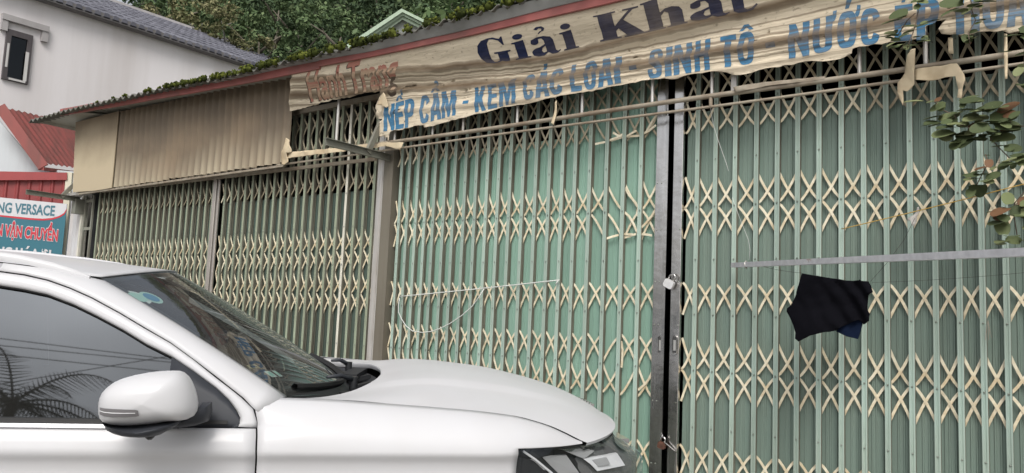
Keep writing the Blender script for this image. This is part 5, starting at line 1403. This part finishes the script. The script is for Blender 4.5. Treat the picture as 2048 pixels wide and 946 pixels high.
wf = MB().box(-18.02, -17.94, y0, y0+.09, z0, z1).box(-18.02, -17.94, y1-.09, y1, z0, z1).box(-18.02, -17.94, y0+.09, y1-.09, z0, z0+.06).box(-18.02, -17.94, y0+.09, y1-.09, z1-.12, z1).build('window', worn('window_frame_dark', (.07, .06, .065), (.12, .11, .11), .5, .6), house)
MB().box(-17.985, -17.98, y0+.09, y1-.09, z0+.06, z1-.12).build('pane', M_wglass, wf)
MB().box(-17.995, -17.99, y0+.09, y1-.09, z0+.06, z1-.12).build('unlit_room_sheet', NM('dark_room').set((.03, .03, .033), .9), wf)  # near-black sheet painted as the unlit room behind the pane
M_wpatch = worn('bare_plaster', (.62, .61, .60), (.45, .43, .41), .6, .9)
MB().box(-17.938, -17.93, y1-.11, y1-.045, z0+.05, z1-.38).build('plaster_strip', M_wpatch, wf); MB().box(-17.938, -17.93, y0+.03, y0+.07, z0+.25, z1-.30).build('plaster_strip', M_wpatch, wf)
MB().box(-17.938, -17.93, y0+.12, y1-.06, z0+.01, z0+.05).build('plaster_strip', M_wpatch, wf)
tz = FX(40, 60, -18); hd0 = z1+.16
bb = MB(); bb.box(-18, -17.90, y0-.12, y1+.28, hd0, hd0+.12); bb.box(-18, -17.92, y1+.16, y1+.28, hd0-.22, hd0-.002); bb.box(-18, -17.92, y0-.12, y0-.0, hd0-.22, hd0-.002); bb.build('hood_moulding', M_wtrim, house)

# red roofed shed house -- its front plane faces the camera
AR = R(34.7); RD = Vector((math.sin(AR), math.cos(AR), 0)); RN = Vector((RD.y, -RD.x, 0)); RQ = FZ(100, 400, 13)
def FR(px, py, off=0.):       # pixel -> point on the red house's front plane (off = metres towards the street)
    d = ray(px, py); return CAM + d*(((RQ+RN*off)-CAM).dot(RN)/d.dot(RN))
def frxy(p): return ((p-RQ).dot(RD), p.z)
def quadpart(name, pts, off, th, mat, parent):
    bb = MB(); n = len(pts); vs = []
    for o_ in (off, off-th):
        for s_, z_ in pts: p = RQ+RD*s_+RN*o_; vs.append((p.x, p.y, z_))
    bb.add(vs, [tuple(range(n)), tuple(range(2*n-1, n-1, -1))]+[(i, n+i, n+(i+1) % n, (i+1) % n) for i in range(n)]); return bb.build(name, mat, parent)
red = empty('red_roofed_house', (RQ.x, RQ.y, 0), 0, 'low house with faded red metal roof behind the sign at the left', 'house')
M_redroof = worn('red_metal_roof', (.30, .085, .075), (.12, .07, .06), .95, .6, True, 1.8)
M_redpan = worn('red_sheet', (.32, .06, .06), (.22, .05, .05), .6, .5, True, 3)
M_pale = worn('pale_blue_wall', (.52, .56, .58), (.45, .47, .48), .5, .8)
M_yel2 = worn('cream_post', (.62, .58, .46), (.5, .45, .35), .5, .7)
# gable wall behind, rake and roof plane
a_, b_, c_ = frxy(FR(0, 215, 0)), frxy(FR(82, 332, 0)), frxy(FR(0, 345, 0))
quadpart('gable_wall', [(-3, c_[1]-3.4), (b_[0]+.9, c_[1]-3.4), (b_[0]+.9, b_[1]-.02), (b_[0]-.05, b_[1]-.02), (a_[0], a_[1]-.22), (a_[0]-1.2, a_[1]+1.2), (-3, a_[1]+1.2)], -.15, .1, M_pale, red)
# roof sheet seen between rake and the shop: plane through (0,215),(82,325),(147,335),(150,255)
R0 = FR(0, 213, .15); R1 = FR(83, 326, .15); e1 = RD*1.6; 
n_up = (R0-R1)
P1 = R1; P2 = R1 + (-RN)*3.2*0 + FZ(149, 335, (R1-CAM).dot(fw)+.9) - R1
rowsr = []
nn = 40
bb = MB()
ev = P2-R1                                   # along the eave, running back
for i in range(nn+1):
    t = i/nn; r_ = []
    for s_ in (0, .35, .7, 1.0):
        p = R1 + ev*t*2.2 + (R0-R1)*s_; h_ = .016*math.cos(2*math.pi*t*13); r_.append((p.x, p.y, p.z+h_))
    rowsr.append(r_)
bb.grid(rowsr); bb.build('roof_sheet', M_redroof, red, smooth=False)
MB().bar(R1+Vector((0, 0, -.02))-(R0-R1)*.05, R0, .05, .16).build('rake_board', M_redroof, red)
MB().bar(R1+Vector((0, 0, -.09)), R1+ev*2.2+Vector((0, 0, -.09)), .10, .05).build('gutter', M_redroof, red)
# red band and ribbed sheet
t0, t1 = frxy(FR(-60, 343, .2)), frxy(FR(136, 346.5, .2)); q0, q1 = frxy(FR(-60, 362, .2)), frxy(FR(136, 361, .2))
quadpart('band', [q0, q1, t1, t0], .27, .1, M_redpan, red)
bb = MB(); rr_ = []; s0, s1 = q0[0], q1[0]-.02; n = int((s1-s0)/.02)
for i in range(n+1):
    s_ = s0+(s1-s0)*i/n; ph = (i % 8); off = .20+(.02 if ph in (0, 1) else 0); p = RQ+RD*s_+RN*off; rr_.append([(p.x, p.y, 2.75), (p.x, p.y, interp([q0, q1], s_)+.01)])
bb.grid(rr_); bb.build('ribbed_sheet', M_redpan, red)
cp0, cp1 = frxy(FR(134, 345, .2)), frxy(FR(146, 345, .2)); quadpart('corner_post', [(cp0[0], .0), (cp1[0], .0), (cp1[0], cp0[1]), (cp0[0], cp0[1])], .25, .1, M_yel2, red)
# sign
sg = empty('shop_sign', (RQ.x+RN.x*.45, RQ.y+RN.y*.45, 0), 0, 'teal and white printed sign with red lettering beside the shop corner', 'sign')
M_teal = NM('sign_teal').set((.03, .15, .20), .4); M_signw = NM('sign_white').set((.60, .60, .62), .4); M_signr = NM('sign_red').set((.55, .03, .05), .4); M_signt = NM('sign_dark_teal').set((.06, .17, .22), .4)
fs = lambda px, py: frxy(FR(px, py, .45))
TL, TR = fs(-70, 388), fs(134, 408)
BLs, BRs = (TL[0], fs(-70, 620)[1]), (TR[0], fs(131, 620)[1])
quadpart('board', [BLs, BRs, TR, TL], .45, .03, M_teal, sg)
wp = [fs(-70, 388), fs(134, 408), fs(133, 418), fs(128, 426), fs(118, 432), fs(104, 436), fs(85, 437.5), fs(60, 436), (fs(30, 433)), fs(0, 430), fs(-70, 424)]
rp_ = [fs(134, 411), fs(133.5, 420), fs(129, 429), fs(119, 435), fs(104, 439.5), fs(85, 441), fs(60, 439.5), fs(30, 436.5), fs(0, 433), fs(-70, 427)]
quadpart('white_field', wp, .4545, .003, M_signw, sg)
quadpart('red_swoosh', [wp[2], wp[3], wp[4], wp[5], wp[6], wp[7], wp[8], wp[9], wp[10]]+list(reversed(rp_[1:])), .453, .0025, M_signr, sg)
def signtext(s, right_bot, left_bot, top_right, mat, off, bold, name='lettering', grow=0.):
    me = text_polys(s, 1, bold); xs = [v.co.x for v in me.vertices]; x0, x1 = min(xs), max(xs)
    Rb, Lb, Rt = fs(*right_bot), fs(*left_bot), fs(*top_right); h_ = Rt[1]-Rb[1]
    for v in me.vertices:
        t = (v.co.x-x0)/(x1-x0); s_ = Lb[0]+(Rb[0]-Lb[0])*t; z_ = Lb[1]+(Rb[1]-Lb[1])*t + v.co.y/.73*h_; p = RQ+RD*s_+RN*off; v.co = (p.x-sg.location.x, p.y-sg.location.y, z_)
    me.materials.append(mat); return link(name, me, sg)
signtext('NG VERSACE', (109, 431.5), (-6, 424), (109, 411), M_signt, .458, .028)
signtext('N VẬN CHUYỂN', (115.5, 482), (-8, 470), (115.5, 459), M_signw, .456, .075)
signtext('N VẬN CHUYỂN', (115, 482), (-7.5, 470), (115, 459), M_signr, .459, .035)
signtext('NG HÓA ĐI', (101, 512+6), (-8, 505+6), (101, 500), M_signw, .458, .05)

# pale green gable beyond the roof
gb = empty('green_gabled_house', (-16.5, 9.8, 0), 0, 'pale green moulded house gable poking up behind the mossy roof', 'house')
M_pg = worn('pale_green_render', (.40, .50, .38), (.33, .40, .30), .5, .8)
M_pg2 = worn('pale_green_panel', (.30, .32, .30), (.25, .27, .24), .5, .8)
Dg = 22.0
def FG(px, py, dz=0.): return FZ(px, py, Dg+dz)
ap_, lf, rt = (803, 17), (650, 118), (885, 60)
def gband(o0, o1, z0, mat, name):
    # bands parallel to the two rakes
    A0, L0, R0_ = (ap_[0], ap_[1]+o0), (lf[0]+o0*.6, lf[1]+o0), (rt[0]+30, rt[1]+12+o0)
    A1, L1, R1_ = (ap_[0]+2, ap_[1]+o1), (lf[0]+o1*.6, lf[1]+o1), (rt[0]+30, rt[1]+12+o1)
    bb = MB(); vs = []
    for dz in (z0, z0+3.):
        for p in (L0, A0, R0_, R1_, A1, L1): vs.append(tuple(FG(*p, dz)))
    bb.add(vs, [(0,1,4,5),(1,2,3,4),(6,7,10,11),(7,8,9,10),(0,6,7,1),(1,7,8,2),(5,4,10,11),(4,3,9,10)]); bb.build(name, mat, gb)
gband(0, 7, -.30, M_pg, 'rake_moulding'); gband(8, 14, -.22, M_pg, 'rake_moulding'); gband(15, 22, -.15, M_pg, 'rake_moulding')
bb = MB(); P_ = [FG(690, 118), FG(803, 38), FG(905, 85), FG(905, 300), FG(690, 300)]; vs = [tuple(p) for p in P_]+[tuple(p+Vector((-1, 2, 0))) for p in P_]
bb.add(vs, [(0,1,2,3,4),(5,6,7,8,9)]+[(i, (i+1) % 5, 5+(i+1) % 5, 5+i) for i in range(5)]); bb.build('gable_wall', M_pg2, gb)

# ================================================================ GROUND, HILL
m = NM('ground_asphalt'); c = m.ramp(m.noise(1.2, 6), [(.3, (.24, .23, .21)), (.7, (.34, .325, .30))]); c = m.mix(m.ramp(m.noise(60, 3), [(.4, 0.), (.7, .5)]), c, (.15, .145, .135)); m.bump(m.noise(90, 3), .4, .01)
M_gr = m.set(c, .9)
bb = MB(); bb.add([(-400, -400, 0), (400, -400, 0), (400, 400, 0), (-400, 400, 0)], [(0, 1, 2, 3)])
tag(bb.build('ground', M_gr), None, None, None, 'structure')
m = NM('pavement_concrete'); M_pv = m.set(m.ramp(m.noise(2, 6), [(.3, (.22, .21, .19)), (.7, (.33, .31, .28))]), .9)
tag(MB().box(-12, 3, -1.1, -.03, .0, .05).build('pavement', M_pv), None, None, None, 'structure')
def hillz(x, y):
    t = max(0, y-10+max(0, -x-18)*.0); s_ = max(0, (y-9))
    s2 = max(0, -(x+24))
    d_ = math.hypot(s_, s2) if s_ > 0 else s2*0
    z = 1.0*s_
    return min(z, 80) + 2.2*noise.noise((x*.05, y*.05, 0))*min(1, s_/8)
m = NM('hill_soil'); M_hill = m.set(m.ramp(m.noise(.6, 5), [(.3, (.02, .03, .012)), (.7, (.05, .06, .025))]), 1.)
rows = [[(x, y, hillz(x, y)-.3) for x in np.arange(-120, 62, 4.)] for y in np.arange(8.6, 100, 3.)]
bb = MB(); bb.grid(rows); tag(bb.build('hill', M_hill, smooth=True), None, None, None, 'structure')

# ================================================================ TREES
def leafmat(name, c0, c1, c2):
    m = NM(name); f = m.math('ADD', m.math('MULTIPLY', m.island(), .5), m.math('MULTIPLY', m.noise(.35, 4), .5))
    mm = m.set(m.ramp(f, [(.25, c0), (.5, c1), (.78, c2)]), .75, None, .2)
    return mm
M_lf1 = leafmat('foliage_dark', (.035, .058, .030), (.06, .095, .046), (.10, .14, .068))
M_lf2 = leafmat('foliage_mid', (.045, .075, .032), (.085, .13, .055), (.14, .185, .085))
M_lf3 = leafmat('foliage_yellowish', (.07, .085, .03), (.14, .14, .065), (.24, .22, .12))
M_bark = worn('bark', (.16, .14, .11), (.08, .07, .05), .6, .9)
M_barkp = worn('pale_bark', (.34, .33, .30), (.2, .19, .16), .6, .9)
def leaf_cloud(centers, radii, n_per, size, squash=.8, rng=None, clumps=7):
    """many small leaf quads gathered in clumps around each centre; returns (N*4,3) vertices"""
    rng = rng or np.random.default_rng(1); out = []
    for c_, r_ in zip(centers, radii):
        n = int(n_per*(r_**2)/4)
        k = max(5, int(clumps*r_))
        d = rng.normal(size=(k, 3)); d /= np.linalg.norm(d, axis=1)[:, None]; d[:, 2] = d[:, 2]*.8+.15
        cc = np.array(c_)+d*r_*rng.uniform(.45, 1.0, (k, 1))*np.array([1, 1, squash])
        idx = rng.integers(0, k, n); cr_ = r_*rng.uniform(.22, .42, k)
        e = rng.normal(size=(n, 3)); e /= np.linalg.norm(e, axis=1)[:, None]
        p = cc[idx]+e*cr_[idx][:, None]*rng.uniform(.5, 1.05, (n, 1))*np.array([1, 1, .75])
        nrm = e+rng.normal(size=(n, 3))*.55+np.array([0, 0, .5]); nrm /= np.linalg.norm(nrm, axis=1)[:, None]
        t = np.cross(nrm, rng.normal(size=(n, 3))); t /= np.linalg.norm(t, axis=1)[:, None]; b_ = np.cross(nrm, t)
        s_ = size*rng.uniform(.6, 1.4, (n, 1)); v = np.stack([p-t*s_, p-b_*s_*.5, p+t*s_, p+b_*s_*.5], 1); out.append(v.reshape(-1, 3))
    return np.concatenate(out)
def quads_mesh(name, V, mat):
    me = bpy.data.meshes.new(name); n = len(V)//4
    me.vertices.add(len(V)); me.vertices.foreach_set('co', V.astype(np.float32).ravel())
    me.loops.add(n*4); me.loops.foreach_set('vertex_index', np.arange(n*4, dtype=np.int32))
    me.polygons.add(n); me.polygons.foreach_set('loop_start', np.arange(0, n*4, 4, dtype=np.int32)); me.polygons.foreach_set('loop_total', np.full(n, 4, dtype=np.int32))
    me.materials.append(mat); me.update(calc_edges=True); me.validate(); return me
rng = np.random.default_rng(5)
cen = [[], []]; rad = [[], []]
for y in np.arange(13.5, 62, 2.6):
    for x in np.arange(-86, 46, 3.0):
        xx, yy = x+rng.uniform(-1.4, 1.4), y+rng.uniform(-1.2, 1.2)
        v = Vector((xx, yy, hillz(xx, yy)+4))-CAM; dd = v.dot(fw)
        if dd < 5: continue
        px, py = 1024+FPX*v.dot(RX)/dd, 473-FPX*v.dot(UX)/dd
        if px < -300 or px > 2600 or py > 330 or py < -420 or (px > 1300 and rng.random() < .35): continue
        r_ = rng.uniform(1.7, 3.3); k = int(rng.random() < .4); cen[k].append((xx, yy, hillz(xx, yy)+rng.uniform(2.0, 4.0))); rad[k].append(r_)
for k, mt in ((0, M_lf1), (1, M_lf2)):
    o = link('forest', quads_mesh('forest', leaf_cloud(cen[k], rad[k], 560, .125, .8, rng, 4), mt), None, (0, 0, 0))
    tag(o, 'dense dark green forest covering the hill' if k == 0 else 'lighter green forest crowns mixed over the hill', 'forest', None, 'stuff')
print('forest crowns', len(cen[0]), len(cen[1]))
TREE_M = {}
def tree_proto(kind):
    if kind in TREE_M: return TREE_M[kind]
    rg = np.random.default_rng(hash(kind) % 1000 if False else {'mid': 3, 'yellow': 4, 'dark': 6}[kind])
    bb = MB(); h_ = 5.2; bb.tube([(0, 0, 0), (.1, .05, h_*.35), (.0, .1, h_*.65), (.1, 0, h_)], [.13, .10, .07, .03], 8); cs, rs = [(.1, 0, h_)], [1.1]
    for k in range(7):
        a_ = k*2.4; z_ = h_*(.45+.07*k); e_ = (math.cos(a_)*1.3, math.sin(a_)*1.3, z_+1.0); bb.tube([(0, .05, z_), (e_[0]*.5, e_[1]*.5, z_+.6), e_], [.06, .04, .015], 6); cs.append(e_); rs.append(rg.uniform(.8, 1.25))
    V = leaf_cloud(cs, rs, 1500, .085, .75, rg, 6)
    TREE_M[kind] = (bb.mesh('trunk', M_barkp if kind == 'yellow' else M_bark, True), quads_mesh('crown', V, {'mid': M_lf2, 'yellow': M_lf3, 'dark': M_lf1}[kind])); return TREE_M[kind]
tl = [(400, 40, 30, 'yellow', 'tree with pale yellowish leaf clusters nearest the grey tiled roof', .9), (455, 75, 27, 'yellow', 'smaller yellowish tree just above the end of the tiled roof', .7),
      (345, 20, 33, 'mid', 'light green tree rising above the middle of the tiled roof', 1.0), (520, 70, 28, 'mid', 'green tree behind the mossy roof right of the tiled roof end', .9),
      (600, 60, 30, 'dark', 'dark leafy tree between the tiled roof and the green gable', 1.0), (680, 60, 27, 'mid', 'bushy green tree directly left of the green gable', .9),
      (760, 20, 34, 'dark', 'dark tree rising behind the green gable apex', 1.1), (900, 5, 30, 'mid', 'light green tree at the top of the picture right of the green gable', 1.0),
      (560, 20, 36, 'mid', 'tall green tree crown at the top middle of the hillside', 1.1), (260, 10, 36, 'dark', 'dark tree at the top left above the tiled roof', 1.1)]
for px, py, dist, kind, lab, s_ in tl:
    p = FZ(px, py, dist); t = empty('hillside_tree', (p.x, p.y, p.z-5.2*s_), random.uniform(0, 6), lab, 'tree', 'trees on the hillside'); t.scale = (s_, s_, s_)
    tm, cmh = tree_proto(kind)
    for nme, me in (('trunk', tm), ('crown', cmh)):
        o = bpy.data.objects.new(nme, me); COL.objects.link(o); o.parent = t

# ================================================================ BEHIND THE CAMERA: palm and cables mirrored in the side window
CM = Matrix.LocRotScale(car.location, car.rotation_euler, None); CMI = CM.inverted(); WNL = Vector((0, -1, .36)).normalized()
def refl(px, py, dist):
    o_ = CMI @ CAM; d = (CMI.to_3x3() @ ray(px, py)).normalized(); p0_ = Vector(cl_(-.5, gv(1.2)+.012, 1.2))
    X = o_ + d*((p0_-o_).dot(WNL)/d.dot(WNL)); d2 = d-WNL*2*d.dot(WNL); return CM @ (X+d2*dist)
M_palm = NM('palm_green').set((.05, .07, .035), .8)
pc = refl(25, 808, 19); palm = empty('palm_tree', (pc.x, pc.y, 0), 0, 'palm tree across the road, seen mirrored in the side window of the car', 'palm tree')
bb = MB(); bb.tube([(pc.x+.1, pc.y, 0), (pc.x-.1, pc.y, pc.z*.5), (pc.x, pc.y, pc.z)], [.20, .14, .12], 10); bb.build('trunk', M_bark, palm, smooth=True)
for k in range(17):
    a_ = 2*math.pi*k/17+.2; el = [.9, .35, -.1][k % 3]; n = 14; ln = 2.5; pts = []
    for i in range(n):
        t = i/(n-1); r_ = ln*t; pts.append(Vector((pc.x+math.cos(a_)*r_, pc.y+math.sin(a_)*r_, pc.z+el*r_*.8-.42*r_*r_*(.5+.2*el))))
    bb = MB(); bb.tube(pts, [.03-.022*i/n for i in range(n)], 5); sd_ = Vector((-math.sin(a_), math.cos(a_), 0))
    for i in range(1, n):
        for j in (0, .5):
            p = pts[i-1].lerp(pts[i], j+.01); dr = (pts[i]-pts[i-1]).normalized(); ll = .62*math.sin(math.pi*min(1, (i+j)/n)**.8)+.12
            for sg_ in (-1, 1):
                e_ = p+sd_*sg_*ll*.8+dr*ll*.55+Vector((0, 0, -.25*ll-random.uniform(0, .1))); bb.add([p-dr*.022, p+dr*.022, e_], [(0, 1, 2)])
    bb.build('frond', M_palm, palm, fixn=False)
for px0, py0, px1, py1, lab in ((0, 663, 345, 706, 'highest street cable across the road mirrored in the car window'), (0, 677, 345, 712, 'second street cable across the road mirrored in the car window'), (0, 695, 345, 732, 'third street cable across the road mirrored in the car window'), (20, 752, 340, 700, 'street cable crossing the others at a slant in the car window')):
    a_, b_ = refl(px0, py0, 15), refl(px1, py1, 15); d_ = b_-a_; cord('street_cable', sagp(a_-d_*4, b_+d_*4, .15, 20), .008, M_cord, lab, 'cable')
for x_ in (-13.0, 15.0):
    p = Vector((x_, -16.5, 0)); t = empty('utility_pole', p, 0, 'concrete utility pole across the road, '+('left' if x_ < 0 else 'right')+' one behind the camera', 'pole')
    MB().tube([(x_, -16.5, 0), (x_, -16.5, 9.5)], [.16, .10], 10).build('shaft', M_conc, t, smooth=True); MB().box(x_-.9, x_+.9, -16.55, -16.45, 8.9, 9.0).build('cross_arm', M_arm, t)
